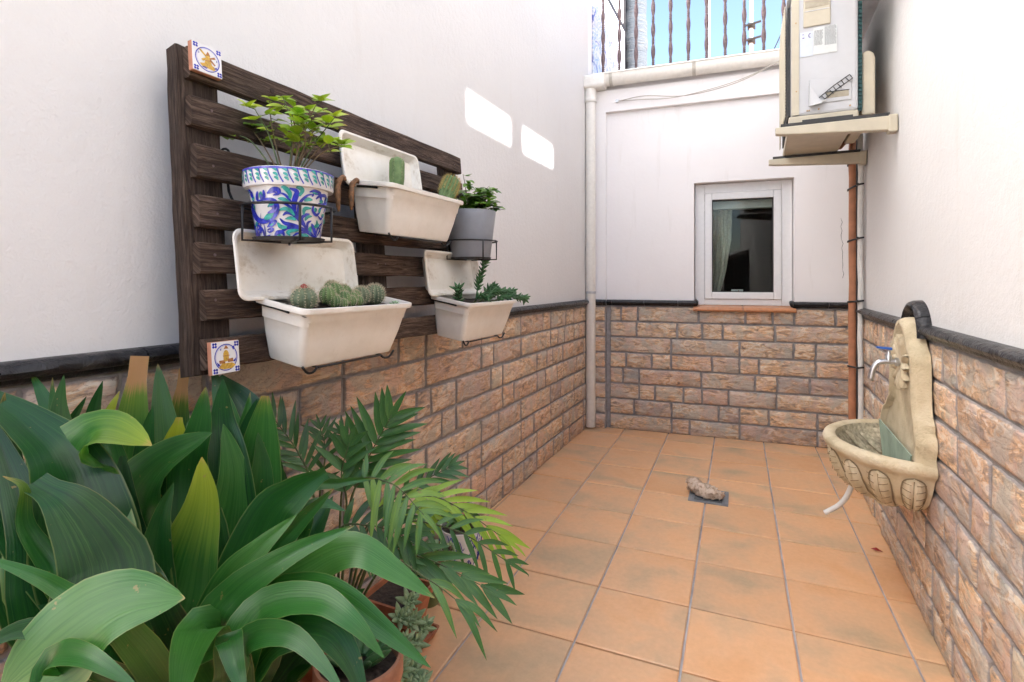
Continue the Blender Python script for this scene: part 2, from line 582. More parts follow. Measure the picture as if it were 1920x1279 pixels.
def thing(name, loc, label, cat, group=None):
    o = bpy.data.objects.new(name, None)
    COL.objects.link(o)
    o.location = loc
    o.empty_display_size = .05
    return tag(o, label, cat, group)

def struct(o):
    o['kind'] = 'structure'
    return o

def copy_tree(o, mw, parent=None):
    """a thing and its parts, moved by matrix mw"""
    c = o.copy(); COL.objects.link(c)
    if parent is None:
        c.matrix_basis = mw @ o.matrix_basis
    else:
        c.parent = parent
    for ch in o.children:
        copy_tree(ch, mw, c)
    return c

def smooth_path(pts, n):
    """Catmull-Rom through the points"""
    p = [Vector(q) for q in pts]
    p = [p[0] * 2 - p[1]] + p + [p[-1] * 2 - p[-2]]
    out = []
    segs = len(p) - 3
    for i in range(n + 1):
        t = i / n * segs
        k = min(int(t), segs - 1); t -= k
        a, b, c, d = p[k:k + 4]
        out.append(.5 * ((2 * b) + (c - a) * t + (2 * a - 5 * b + 4 * c - d) * t * t + (3 * b - a - 3 * c + d) * t ** 3))
    return out

# ------------------------------------------------------------------ frames of the walls
XL, XR = -1.26, .52
BK = .0822                                   # the rear wall runs slightly askew
B0 = Vector((XL, 4.18, 0))
BU = Vector((1, BK, 0)).normalized()
BN = Vector((BU.y, -BU.x, 0))                # towards the yard
def bw(u, z, d=0.0):
    """rear wall: u metres along it from the left corner, z up, d out of it"""
    return B0 + BU * u + BN * d + Vector((0, 0, z))
def bx(x):
    return (x - XL) / BU.x

# ------------------------------------------------------------------ ground and floor
g = MB(); g.add([(-60, -60, -.06), (60, -60, -.06), (60, 60, -.06), (-60, 60, -.06)], [(0, 1, 2, 3)])
struct(g.build('ground', 'grout'))
g = MB(); g.box((XL - .12, -3.1, -.05), (1.6, 4.5, -.003))
floor = struct(g.build('floor', 'grout'))
TA = R(2.0)
tr_, td_ = Vector((math.cos(TA), math.sin(TA), 0)), Vector((-math.sin(TA), math.cos(TA), 0))
TO = Vector((-.881, 1.643, 0)); TW, TD = .3325, .3412
def tile_mesh(w, d):
    b = MB(); h = .0055; e = .004
    x, y = w / 2, d / 2
    vs = [(-x, -y, -.01), (x, -y, -.01), (x, y, -.01), (-x, y, -.01),
          (-x, -y, h - e * .6), (x, -y, h - e * .6), (x, y, h - e * .6), (-x, y, h - e * .6),
          (-x + e, -y + e, h), (x - e, -y + e, h), (x - e, y - e, h), (-x + e, y - e, h)]
    b.add(vs, [(0, 1, 5, 4), (1, 2, 6, 5), (2, 3, 7, 6), (3, 0, 4, 7), (4, 5, 9, 8), (5, 6, 10, 9), (6, 7, 11, 10), (7, 4, 8, 11), (8, 9, 10, 11)])
    me = bpy.data.meshes.new('floor_tile'); me.from_pydata(b.v, [], b.f); me.update()
    return me
tme = tile_mesh(TW - .0075, TD - .0075)
DRAIN = (-.252, 3.075)
rt = random.Random(3)
for i in range(-2, 6):
    for j in range(-13, 9):
        p = TO + tr_ * (TW * (i + .5)) + td_ * (TD * (j + .5))
        if p.x < XL - .2 or p.x > 1.2 or p.y > 4.5:
            continue
        mw = Matrix.Translation(p + Vector((0, 0, rt.uniform(-.0006, .0006)))) @ Matrix.Rotation(TA + rt.uniform(-.002, .002), 4, 'Z')
        place('floor_tile', tme, 'tile', floor, mw=mw)

# ------------------------------------------------------------------ riven stones of the wall cladding
rs = random.Random(11)
def stone(to3, u0, u1, v0, v1, parent, name='stone'):
    """one stone of the cladding; to3(u, v, d) gives the place on the wall, d out of it"""
    w, h = u1 - u0, v1 - v0
    g0 = .003
    nx = 7 if w > .2 else (6 if w > .11 else 4)
    ny = 5
    seed = rs.uniform(0, 25)
    vs = []; rim = []; uvs = []
    base = rs.uniform(.005, .010)
    sl = rs.uniform(-.003, .003); sv = rs.uniform(-.003, .003)
    def par(i, n, ln):
        e = min(.011 / ln, .2)
        return 0 if i == 0 else (1 if i == n else e + (1 - 2 * e) * (i - 1) / (n - 2))
    for j in range(ny + 1):
        for i in range(nx + 1):
            a, b = par(i, nx, w), par(j, ny, h)
            edge = i in (0, nx) or j in (0, ny)
            u = u0 + g0 + (w - 2 * g0) * a
            v = v0 + g0 + (h - 2 * g0) * b
            k = mnoise.noise(Vector((u * 30 + seed, v * 34, seed)))
            k2 = mnoise.noise(Vector((u * 34, v * 30 + seed, seed * 1.7)))
            if edge:
                if i == 0: u += abs(k) * .013
                if i == nx: u -= abs(k) * .013
                if j == 0: v += abs(k2) * .011
                if j == ny: v -= abs(k2) * .011
                d = .0025 + .002 * k
            else:
                u += k * .005; v += k2 * .005
                d = base + .0045 * mnoise.noise(Vector((u * 9 + seed, v * 26, 0))) + sl * (a - .5) * 2 + sv * (b - .5) * 2
            vs.append(to3(u, v, d)); rim.append(1.0 if edge else 0.0)
            uvs.append((u + seed, v + seed * .3))
    fs = []
    m = nx + 1
    for j in range(ny):
        for i in range(nx):
            fs.append((j * m + i, j * m + i + 1, (j + 1) * m + i + 1, (j + 1) * m + i))
    ring = [i for i in range(m)] + [j * m + nx for j in range(1, ny + 1)] + [ny * m + i for i in range(nx - 1, -1, -1)] + [j * m for j in range(ny - 1, 0, -1)]
    n0 = len(vs)
    for q in ring:
        u, v = uvs[q][0] - seed, uvs[q][1] - seed * .3
        vs.append(to3(u, v, -.004)); rim.append(1.0); uvs.append(uvs[q])
    for k in range(len(ring)):
        k2 = (k + 1) % len(ring)
        fs.append((ring[k2], ring[k], n0 + k, n0 + k2))
    me = bpy.data.meshes.new(name); me.from_pydata([tuple(p) for p in vs], [], fs); me.update()
    l = me.uv_layers.new(name='UVMap')
    for lp in me.loops:
        l.data[lp.index].uv = uvs[lp.vertex_index]
    at = me.attributes.new('rim', 'FLOAT', 'POINT')
    at.data.foreach_set('value', rim)
    me.shade_smooth()
    place(name, me, 'stone', parent)

def clad(to3, ua, ub, parent, phase, rows=4, th=.2455, tw=.484):
    """rows of two-course tiles in running bond, each tile printed with stones"""
    D = [([1], [.3, .7]), ([.62, .38], [.28, .3, .42]), ([.72, .28], [1]), ([.24, .36, .4], [.66, .34]),
         ([1], [.62, .38]), ([.4, .6], [1]), ([.36, .22, .42], [.3, .45, .25]), ([.5, .5], [.28, .72])]
    for r in range(rows):
        u = ua - tw + ((phase + .5 * (r % 2)) % 1) * tw
        while u < ub:
            top, bot = rs.choice(D)
            if rs.random() < .4: top, bot = bot, top
            for course, sp in ((1, top), (0, bot)):
                s = u + .0015
                z0 = r * th + course * th / 2
                for q in sp:
                    e = s + q * (tw - .003)
                    a, b = max(s, ua), min(e, ub)
                    if b - a > .035:
                        stone(to3, a, b, z0 + (.0015 if course == 0 else 0), z0 + th / 2 - (.0015 if course else 0), parent)
                    s = e
            u += tw

def dado(to3, ua, ub, parent, z=.985, step=.252, off=0.0, h=.047):
    """black glazed nosing, piece by piece"""
    prof = [(-.002, 0), (.012, .001), (.020, .007), (.0215, .014), (.034, .019), (.040, .028), (.036, .039), (.022, .0465), (-.002, .048)]
    u = ua - off
    while u < ub - .005:
        a, b = max(u, ua) + .0012, min(u + step, ub) - .0012
        if b - a > .01:
            n = max(2, int((b - a) / .03))
            vs = []
            sd = rs.uniform(0, 99)
            for i in range(n + 1):
                uu = a + (b - a) * i / n
                for k, (d, zz) in enumerate(prof):
                    q = mnoise.noise(Vector((uu * 22 + sd, k * .8, sd))) * .0022 if 0 < k < 8 else 0
                    vs.append(to3(uu, z + zz * h / .048 + q * .5, d + q))
            m = len(prof)
            fs = [(i * m + k, i * m + k + 1, (i + 1) * m + k + 1, (i + 1) * m + k) for i in range(n) for k in range(m - 1)]
            fs += [tuple(range(m))[::-1], tuple(n * m + k for k in range(m))]
            o = MB(); o.add(vs, fs)
            o.build('dado_tile', 'dado', parent, angle=50)
        u += step

# ------------------------------------------------------------------ left wall
ZL = 7.0  # raised far out of view so its sunlit top bounces fill light
lw = thing('house_wall', (XL, 1.0, 0), 'tall white plaster wall with stone base behind the wooden pallet', 'wall')
def toL(u, v, d): return Vector((XL + d, u, v))
b = MB(); b.box((XL - .3, -3.2, .985), (XL - .0, 4.16, ZL)); b.build('plaster', 'plaster', lw)
b = MB(); b.box((XL - .3, -3.2, -.05), (XL - .002, 4.16, .985)); b.build('mortar_bed', 'mortar', lw)
clad(toL, -.5, 4.085, lw, .35)
dado(toL, -.6, 4.085, lw, off=.19)

# ------------------------------------------------------------------ rear wall with the window
rw = thing('rear_wall', (-.3, 4.25, 0), 'white wall with small window above stone base at the yard end', 'wall')
UE = bx(1.0)
def toB(u, v, d): return bw(u, v, d)
WU0, WU1, WZ0, WZ1 = bx(-.452), bx(.226), .985, 1.925
def bbox(u0, u1, z0, z1, d0, d1):
    q = MB()
    q.obox(bw(u0, z0, d0), BU * (u1 - u0), BN * (d1 - d0), Vector((0, 0, z1 - z0)))
    return q
def addb(q, u0, u1, z0, z1, d0, d1):
    q.obox(bw(u0, z0, d0), BU * (u1 - u0), BN * (d1 - d0), Vector((0, 0, z1 - z0)))
ZB = 2.83
q = MB()
addb(q, -.05, WU0, .984, ZB, -.26, 0); addb(q, WU1, UE, .984, ZB, -.26, 0)
addb(q, WU0, WU1, WZ1, ZB, -.26, 0); 
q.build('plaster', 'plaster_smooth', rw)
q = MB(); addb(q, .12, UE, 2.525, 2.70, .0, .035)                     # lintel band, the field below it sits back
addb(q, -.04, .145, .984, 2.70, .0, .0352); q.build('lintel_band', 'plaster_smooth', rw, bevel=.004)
bbox(-.05, UE, -.05, .9835, -.26, -.002).build('mortar_bed', 'mortar', rw)
bbox(-.04, .145, -.05, .9835, -.002, .033).build('pier_base', 'mortar', rw)
def toP(u, v, d): return bw(u, v, d + .035)
Z8 = [i * .12275 for i in range(9)]
uz = lambda zx: None
# courses of the rear wall, top to bottom, as the stones run along it
BCOURSES = [
    [-1.09, -1.00, -.87, -.42, -.095, .085, .225, .48, .62, .98],
    [-1.09, -.88, -.575, -.395, -.25, .10, .62, .98],
    [-1.09, -.62, -.135, .22, .36, .62, .98],
    [-1.09, -.96, -.765, -.62, -.325, -.135, -.005, .36, .66, .98],
    [-1.09, -.985, -.86, -.40, -.03, .115, .32, .62, .98],
    [-1.09, -.86, -.74, -.53, -.395, -.21, .11, .62, .98],
    [-1.09, -.90, -.615, -.28, -.135, .06, .37, .62, .98],
    [-1.09, -.615, -.485, -.135, .37, .68, .98]]
for r, xs in enumerate(BCOURSES):
    z1 = .982 - r * .12275
    for a, c in zip(xs, xs[1:]):
        stone(toB, bx(a), bx(c), z1 - .12275, z1, rw)
for r in range(8):
    z1 = .982 - r * .12275
    stone(toP, .0, .146, z1 - .12275, z1, rw)
dado(toP, -.03, .147, rw, off=.1)
dado(toB, .148, WU0 + .012, rw, off=.21)
dado(toB, WU1 - .012, UE, rw, off=.03)
# rounded returns of the nosing into the window opening
for u in (WU0 + .012, WU1 - .012):
    o = MB(); o.tube([bw(u, 1.008, .018), bw(u, 1.014, -.01), bw(u, 1.02, -.05)], .019, 10); o.build('dado_return', 'dado', rw, smooth=True)
q = MB(); rk = random.Random(8); z = 1.62; pts = []
while z > 1.17:
    pts.append(bw(bx(.515) + rk.uniform(-.006, .006) + (1.62 - z) * .03, z, .0006)); z -= .03
q.tube(pts, [.0005 + .0009 * abs(math.sin(i * 1.3)) for i in range(len(pts))], 4); q.build('hairline_crack', 'ac_dark', rw)
# window
FD = -.075
def ring(q, u0, u1, z0, z1, t, d0, d1, tb=None):
    tb = tb or t
    addb(q, u0, u0 + t, z0, z1, d0, d1); addb(q, u1 - t, u1, z0, z1, d0, d1)
    addb(q, u0 + t, u1 - t, z1 - t, z1, d0, d1); addb(q, u0 + t, u1 - t, z0, z0 + tb, d0, d1)
q = MB(); ring(q, WU0 + .004, WU1 - .004, WZ0 + .012, WZ1 - .003, .07, -.13, FD, .045)
win = q.build('window', 'aluminium_white', rw, bevel=.004)
SU0, SU1, SZ0, SZ1 = WU0 + .0755, WU1 - .0755, WZ0 + .0585, WZ1 - .0745
q = MB(); ring(q, SU0, SU1, SZ0, SZ1, .052, -.125, FD + .012); q.build('sash', 'aluminium_white', win, bevel=.005)
q = MB(); ring(q, SU0 + .0525, SU1 - .0525, SZ0 + .0525, SZ1 - .0525, .006, -.11, FD + .004); q.build('gasket', 'gasket', win)
bbox(SU0 + .056, SU1 - .056, SZ0 + .056, SZ1 - .056, -.105, -.099).build('pane', 'glass', win)
for (a, c) in ((WU0 - .006, (WU0 + WU1) / 2 - .002), ((WU0 + WU1) / 2 + .002, WU1 + .006)):
    o = MB(); pr = [(-.09, .0), (.03, -.012), (.045, -.018), (.05, -.03), (.044, -.042), (.03, -.044), (.02, -.038), (-.09, -.03)]
    o.prism([(d, z) for d, z in pr], bw(a, .997, 0), BN, (0, 0, 1), BU * (c - a)); o.build('sill_tile', 'sill_tile', win, bevel=.004)
# dim room behind the pane
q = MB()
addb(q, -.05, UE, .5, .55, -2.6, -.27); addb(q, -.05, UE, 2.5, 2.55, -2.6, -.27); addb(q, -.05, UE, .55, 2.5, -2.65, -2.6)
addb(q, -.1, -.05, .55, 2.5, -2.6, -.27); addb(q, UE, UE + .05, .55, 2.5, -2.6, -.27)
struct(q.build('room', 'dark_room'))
bbox(WU0 + .06, WU1 - .12, 1.735, 1.80, -.22, -.15).build('shutter_box', 'aluminium_white', win, bevel=.006)
q = MB(); n = 40
vs = []
for z, w0, w1 in ((1.735, 0.0, .175), (1.5, 0.0, .17), (1.25, 0.0, .13), (1.03, 0.0, .075)):
    for i in range(n + 1):
        t = i / n
        vs.append(bw(WU0 + .10 + w0 + (w1 - w0) * t, z, -.20 + .016 * math.sin(t * 34) + .006 * math.sin(t * 80 + z * 4)))
q.add(vs, [(r * (n + 1) + i, r * (n + 1) + i + 1, (r + 1) * (n + 1) + i + 1, (r + 1) * (n + 1) + i) for r in range(3) for i in range(n)])
tag(q.build('curtain', 'curtain_cloth', smooth=True), 'pale pleated curtain gathered to the left behind the window pane', 'curtain')
q = MB(); addb(q, WU0 + .27, WU0 + .355, 1.04, 1.115, -.24, -.225)
cd = q.build('photo_frame', 'aluminium_white', bevel=.003)
tag(cd, 'small pale picture frame standing inside the window', 'picture frame')
q = MB(); addb(q, WU0 + .32, WU0 + .325, 1.05, 1.11, -.224, -.2235); q.build('frame_stripe', 'tile_clay', cd)
bbox(WU0 + .2, WU0 + .5, 1.0, 1.038, -.3, -.2).build('window_board', 'dark_room', win)

# ------------------------------------------------------------------ right wall and eave, with an added upper wall that blocks sun
YE = 3.60
YO = -.50                                    # added upper wall ends here, unseen wall behind kept low for bounced fill
rgw = thing('neighbour_wall', (XR, 1.8, 0), 'white wall with stone base and black nosing behind the wall fountain', 'wall')
def toR(u, v, d): return Vector((XR - d, u, v))
b = MB(); b.box((XR, YO, .985), (XR + 1.1, YE, 2.52)); b.box((XR, -4.2, .985), (XR + .2, YO - .001, 1.70)); b.build('plaster', 'plaster', rgw)
b = MB(); b.box((XR + .002, -4.2, -.05), (XR + 1.1, YE - .002, .985)); b.build('mortar_bed', 'mortar', rgw)
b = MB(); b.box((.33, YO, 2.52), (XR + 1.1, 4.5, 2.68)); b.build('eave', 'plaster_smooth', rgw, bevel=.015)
b = MB()
ZU0, ZU1 = 2.68, 4.98
H0, H1 = 3.424, 3.627
ys = [YO, 1.545, 2.057, 2.20, 2.723, 4.5]
b.box((XR, YO, ZU0), (XR + .1, 4.5, H0)); b.box((XR, YO, H1), (XR + .1, 4.5, ZU1))  # unseen wall added to hold off the sun, slots let two patches through
for a, c in ((0, 1), (2, 3), (4, 5)):
    b.box((XR, ys[a], H0), (XR + .1, ys[c], H1))
b.build('added_slotted_wall', 'plaster', rgw)
b = MB(); b.box((.95, YE + .001, -.05), (1.62, 4.5, 2.52)); b.build('added_sun_stop', 'plaster_smooth', rgw)  # unseen, added to keep the sun off the rear wall
clad(toR, .42, YE - .004, rgw, .62)
# arch of the nosing over the fountain
AY, AZ, AR = 2.32, .985, .135
dado(toR, .42, AY - AR + .002, rgw, off=.05)
dado(toR, AY + AR - .002, YE - .002, rgw, off=.13)
prof = [(-.002, 0), (.012, .001), (.020, .007), (.0215, .014), (.034, .019), (.040, .028), (.036, .039), (.022, .0465), (-.002, .048)]
for k in range(5):
    a0, a1 = 180 - k * 36 - .6, 180 - (k + 1) * 36 + .6
    vs = []
    for i in range(5):
        a = R(a0 + (a1 - a0) * i / 4)
        for d, zz in prof:
            rr = AR - .045 + zz
            vs.append((XR - d, AY - math.cos(a) * rr, AZ + math.sin(a) * rr * .92))
    m = len(prof)
    o = MB(); o.add(vs, [(i * m + j, i * m + j + 1, (i + 1) * m + j + 1, (i + 1) * m + j) for i in range(4) for j in range(m - 1)] + [tuple(range(m)), tuple(4 * m + j for j in range(m))[::-1]])
    o.build('arch_tile', 'dado', rgw, angle=50)
# the yard's other end, behind the camera
hw = thing('house_front', (-.4, -3, 0), 'white house front with dark door closing the yard', 'wall')
b = MB(); b.box((XL - .3, -3.3, -.05), (-.6, -3.0, 2.5)); b.box((-.6, -3.3, 2.15), (XR - .001, -3.0, 2.5)); b.build('plaster', 'plaster', hw)
b = MB(); b.box((-.6, -3.2, 0), (XR - .001, -3.15, 2.15)); dr = b.build('door', 'door_brown', hw, bevel=.004)
b = MB(); b.tube([(-.48, -3.13, 1.0), (-.4, -3.13, 1.0)], .012); b.build('door_handle', 'steel', dr)
b = MB(); b.box((XR - .02, -2.4, .003), (XR - .0145, .35, 1.58)); sd_ = b.build('sliding_door', 'door_glass', rgw)
b = MB()
for y0, y1 in ((-2.46, -2.4), (-1.06, -1.0), (.35, .41)): b.box((XR - .03, y0, .003), (XR - .0145, y1, 1.58))
b.box((XR - .03, -2.46, 1.581), (XR - .0145, .41, 1.64)); b.build('door_frame', 'door_brown', sd_)

# ------------------------------------------------------------------ gutter, downpipe, cord on the rear wall
gt = thing('gutter', bw(.9, 2.7), 'cream half-round gutter running under the iron railing', 'gutter')
GZ = 2.795; GR = .058
q = MB()
pr = []
for k in range(13):
    a = R(180 + 15 * k)
    pr.append((.075 + GR * math.cos(a), GZ + GR * 1.35 * math.sin(a)))
pr2 = [(.075 + (x - .075) * .93, GZ + (z - GZ) * .93) for x, z in reversed(pr)]
pr = [(.075 - GR - .006, GZ + .006)] + pr + [(.075 + GR + .008, GZ + .003), (.075 + GR + .006, GZ + .012)] + pr2
q.prism(pr, bw(.06, 0, 0), BN, (0, 0, 1), BU * (UE - .12)); q.build('trough', 'pvc', gt, angle=40)
bbox(-.02, .155, GZ - .092, GZ + .012, .008, .145).build('outlet_box', 'pvc', gt, bevel=.02)
for u in (.185, .80, 1.42, 2.0):
    q = MB()
    c = [(.075 + (GR + .004) * math.cos(R(a)), GZ + (GR * 1.35 + .004) * math.sin(R(a))) for a in range(180, 361, 15)]
    c2 = [(.075 + (GR + .0005) * math.cos(R(a)), GZ + (GR * 1.35 + .0005) * math.sin(R(a))) for a in range(360, 179, -15)]
    q.prism(c + c2, bw(u, 0, 0), BN, (0, 0, 1), BU * .024); q.build('bracket', 'pvc_clip', gt)
dp = thing('downpipe', bw(.03, 0, .08), 'cream round downpipe standing in the left corner of the yard', 'pipe')
PX = bw(.032, 0, .082)
q = MB(); q.lathe([(.0, .022), (.037, .022), (.039, .026), (.039, 2.60), (.046, 2.605), (.046, 2.70), (.043, 2.735), (.0, 2.735)], PX, 20); q.build('pipe', 'pvc', dp, angle=40)
q = MB(); q.lathe([(.0395, 1.08), (.0425, 1.081), (.0425, 1.097), (.0395, 1.098)], PX, 20); q.obox(bw(.026, 1.083, .0), BU * .012, BN * .04, (0, 0, .012)); q.build('pipe_clip', 'steel', dp)
q = MB(); q.lathe([(.046, 2.60), (.0475, 2.602), (.0475, 2.625), (.046, 2.628)], PX, 20); q.build('socket_rim', 'pvc', dp, angle=40)

def sag(a, b, drop, n=16, side=None):
    a, b = Vector(a), Vector(b)
    return [a.lerp(b, i / n) + Vector((0, 0, -drop * 4 * (i / n) * (1 - i / n))) + (side * math.sin(i / n * 9) if side else Vector()) for i in range(n + 1)]
q = MB()
a = bw(.25, 2.60, .045); m = bw(.75, 2.575, .07); e = bw(1.42, 2.725, .16)
q.tube(smooth_path([a, bw(.45, 2.612, .06), m, bw(1.1, 2.615, .1), e], 24), .0034, 6)
q.tube(smooth_path([a, bw(.42, 2.588, .06), bw(.7, 2.57, .075), bw(1.12, 2.632, .1), e + Vector((.01, 0, .01))], 24), .0028, 6)
cl = q.build('clothes_line', 'cord', smooth=True)
tag(cl, 'thin doubled cord sagging across the rear wall below the gutter', 'cord')
q = MB(); q.tube([bw(.235, 2.60, .035), bw(.235, 2.60, .06)], .012, 10); q.tube([bw(.235, 2.60, .06), bw(.25, 2.60, .05), bw(.25, 2.612, .045)], .004); q.build('wall_hook', 'steel', cl)

# ------------------------------------------------------------------ railing of the terrace above
rl = thing('terrace_railing', bw(.9, 2.83, -.06), 'brown iron railing with turned balusters above the gutter', 'railing')
RB = -.05
q = MB(); addb(q, -.25, UE, 2.832, 2.852, -.10, .012); q.build('bottom_rail', 'iron_rail', rl)
q = MB(); addb(q, -.25, UE, 3.86, 3.90, -.075, -.025); q.build('top_rail', 'iron_rail', rl, bevel=.006)
bp = [(.008, 0), (.015, .006)]
z = .03
while z < .95:
    bp += [(.0085, z), (.013, z + .006), (.008, z + .014), (.0135, z + .022), (.008, z + .030), (.0125, z + .038), (.008, z + .045)]
    bp += [(.0125, z + .065), (.0165, z + .095), (.0165, z + .125), (.0125, z + .155)]
    z += .172
bp += [(.009, 1.0), (.009, 1.012)]
q = MB(); q.lathe(bp, (0, 0, 0), 10)
bme = bpy.data.meshes.new('baluster'); bme.from_pydata(q.v, [], q.f); bme.update()
X = -1.284
k = 0
while X < .9:
    place('baluster', bme, 'iron_brown', rl, smooth=True, mw=Matrix.Translation(bw(bx(X), 2.85, RB)) @ Matrix.Rotation(k, 4, 'Z'))
    X += .1315; k += .7
# terrace: floor, left flank with blue mural, column, far parapet, mast
b = MB(); b.box((-4, 4.50, 2.66), (5, 12.5, 2.82)); struct(b.build('terrace', 'sill_tile'))
fl = thing('terrace_wall', (XL, 5, 2.8), 'white terrace flank wall with blue patterned tiles behind the railing', 'wall')
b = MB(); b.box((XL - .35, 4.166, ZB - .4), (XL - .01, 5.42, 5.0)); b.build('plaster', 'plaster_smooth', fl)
b = MB(); b.box((XL - .01, 4.30, 2.82), (XL + .004, 5.415, 3.74)); b.build('mural_panel', 'mural', fl)
b = MB(); b.box((XL - .01, 4.30, 3.74), (XL + .012, 5.43, 3.775)); b.box((XL - .36, 5.42, 2.82), (XL + .012, 5.45, 5.0)); b.build('dark_trim', 'dado', fl)
cr = thing('rolled_screen', (-1.15, 5.62, 2.82), 'grey-blue rolled screen standing upright behind the railing', 'screen')
q = MB(); rp = [(0, 0), (.14, 0)] + [(.14 + .006 * math.sin(h * 9) + .004 * math.sin(h * 31), h) for h in [i * .06 for i in range(1, 34)]] + [(0, 2.0)]
q.lathe(rp, (-1.215, 5.66, 2.822), 26); q.build('roll', 'roll', cr, smooth=True)
q = MB(); q.tube([(-1.215 + .152 * math.cos(R(a)), 5.66 + .152 * math.sin(R(a)), 3.32 + .012 * math.sin(R(a * 2))) for a in range(0, 361, 20)], .007, 6); q.build('binding_cord', 'cord', cr)
b = MB(); b.box((-4, 12.2, 2.82), (5, 12.45, 3.62)); b.box((-4, 12.15, 3.62), (5, 12.5, 3.68))
tag(b.build('far_parapet', 'white_render'), 'low white parapet along the far side of the terrace', 'parapet')
ms = thing('aerial_mast', (.18, 9.0, 2.82), 'thin white aerial mast seen between the railing balusters', 'mast')
q = MB(); q.tube([(-.12, 9.0, 2.82), (-.12, 9.0, 7.2)], .028, 10); q.build('pole', 'white_render', ms, smooth=True)
q = MB(); q.tube([(-.14, 8.94, 5.58), (-1.2, 8.8, 5.85)], .026, 8); q.build('boom', 'rust_dirt', ms)
for zz in (4.6, 4.85, 5.08):
    q = MB(); q.box((-.17, 8.94, zz), (-.06, 9.05, zz + .07)); q.tube([(-.20, 8.93, zz + .03), (.02, 8.90, zz + .045)], .018, 6); q.build('clamp', 'ac_dark', ms)
q = MB(); q.tube(smooth_path([(-.2, 8.95, 4.3), (.1, 8.9, 4.5), (.35, 8.9, 5.0)], 12), .009, 5); q.tube(smooth_path([(-.2, 8.95, 4.5), (.5, 8.9, 3.75), (1.2, 8.9, 3.72)], 12), .006, 5); q.build('cable', 'cable_tie', ms)
ds = thing('satellite_dish', (-.84, 10.0, 2.82), 'white satellite dish at the top edge behind the railing', 'satellite dish')
q = MB(); vs = []
DC = Vector((-.86, 10.0, 6.62)); dn = Vector((-.3, -1, .35)).normalized(); da = dn.orthogonal().normalized(); db = dn.cross(da)
for r in range(6):
    for k in range(20):
        a = R(18 * k); rr = .07 + .06 * r
        vs.append(DC + (da * math.cos(a) + db * math.sin(a)) * rr + dn * (rr * rr * .55))
q.add(vs, [(r * 20 + k, r * 20 + (k + 1) % 20, (r + 1) * 20 + (k + 1) % 20, (r + 1) * 20 + k) for r in range(5) for k in range(20)] + [tuple(range(20))]); q.build('reflector', 'white_render', ds, smooth=True)
q = MB(); q.tube([DC - dn * .02, DC - dn * .2, (-.84, 10.25, 6.3), (-.84, 10.25, 2.82)], .025, 8); q.build('pole', 'mast_metal', ds)
q = MB(); q.tube([DC + Vector((0, 0, -.44)) + dn * .1, DC + dn * .45 + Vector((0, 0, -.2))], .015, 6); q.box(tuple(DC + dn * .45 + Vector((-.04, -.04, -.24))), tuple(DC + dn * .45 + Vector((.04, .04, -.14)))); q.build('feed_arm', 'ac_dark', ds)

# ------------------------------------------------------------------ air conditioner on its wall brackets
AX0, AX1, AY0, AY1, AZ0, AZ1 = .118, .392, 2.72, 3.46, 1.925, 2.462
ac = thing('air_conditioner', (.26, 3.05, 1.9), 'weathered white air conditioner outdoor unit with open side cover on wall brackets', 'air conditioner')
b = MB(); b.box((AX0 + .012, AY0 + .002, AZ0), (AX1 - .004, AY1, AZ1)); cs = b.build('casing', 'ac_white', ac, bevel=.012)
b = MB(); b.box((AX0 - .006, AY0 - .008, AZ1 - .002), (AX1 + .006, AY1 + .008, AZ1 + .022)); b.build('lid', 'ac_white', ac, bevel=.008)
b = MB(); b.box((AX0 + .002, AY0 - .004, AZ0 - .036), (AX1 - .004, AY1 + .004, AZ0 - .001)); b.build('base_pan', 'ac_beige', ac, bevel=.006)
b = MB(); b.box((AX0 + .012, AY0 - .003, AZ0 + .004), (AX0 + .043, AY0 + .0019, AZ1 - .004)); b.build('corner_strip', 'ac_beige', ac)
def panel(x0, x1, z0, z1, d, m, name, parent, bv=0, dep=.004):
    q = MB(); q.box((x0, AY0 - d, z0), (x1, AY0 - d + dep, z1)); return q.build(name, m, parent, bevel=bv)
# grip atop the end panel, a darker plate paints the shade in its recess
gx0, gx1, gz0, gz1 = AX0 + .06, AX0 + .165, AZ1 - .145, AZ1 - .018
hp = panel(gx0, gx1, gz0, gz1, .006, 'ac_beige', 'handle_cover', ac, .003, .008)
panel(gx0 + .006, gx1 - .006, gz1 - .045, gz1 - .010, .0075, 'grip_shade', 'grip_recess_shade', hp, .002)
panel(gx0 + .004, gx1 - .004, gz1 - .060, gz1 - .057, .008, 'ac_white', 'grip_lip', hp)
# stickers
s1 = panel(AX0 + .046, AX0 + .098, AZ1 - .275, AZ1 - .165, .0012, 'ac_label', 'blue_label', ac, 0, .002)
panel(AX0 + .056, AX0 + .062, AZ1 - .176, AZ1 - .174, .0022, 'ac_purple', 'label_mark', s1, 0, .001)
panel(AX0 + .056, AX0 + .064, AZ1 - .192, AZ1 - .189, .0022, 'ac_purple', 'label_mark', s1, 0, .001)
q = MB(); q.tube([(AX0 + .088 - .007 * math.sin(R(a)), AY0 - .002, AZ1 - .183 + .009 * math.cos(R(a))) for a in range(0, 200, 20)], .0014, 5); q.build('label_mark', 'ac_purple', s1)
s2 = panel(AX0 + .099, AX0 + .19, AZ1 - .272, AZ1 - .152, .0012, 'ac_paper', 'rating_label', ac, 0, .002)
q = MB()
rr_ = random.Random(5)
for c, (x0, x1, za, zb) in enumerate(((AX0 + .103, AX0 + .136, .168, .232), (AX0 + .143, AX0 + .187, .156, .238))):
    zz = AZ1 - za
    while zz > AZ1 - zb:
        x = x0
        while x < x1 - .004:
            w = rr_.uniform(.003, .010)
            q.box((x, AY0 - .0018, zz), (min(x + w, x1), AY0 - .0011, zz + .0019)); x += w + .0016
        zz -= .0042
q.build('label_print', 'ac_print', s2)
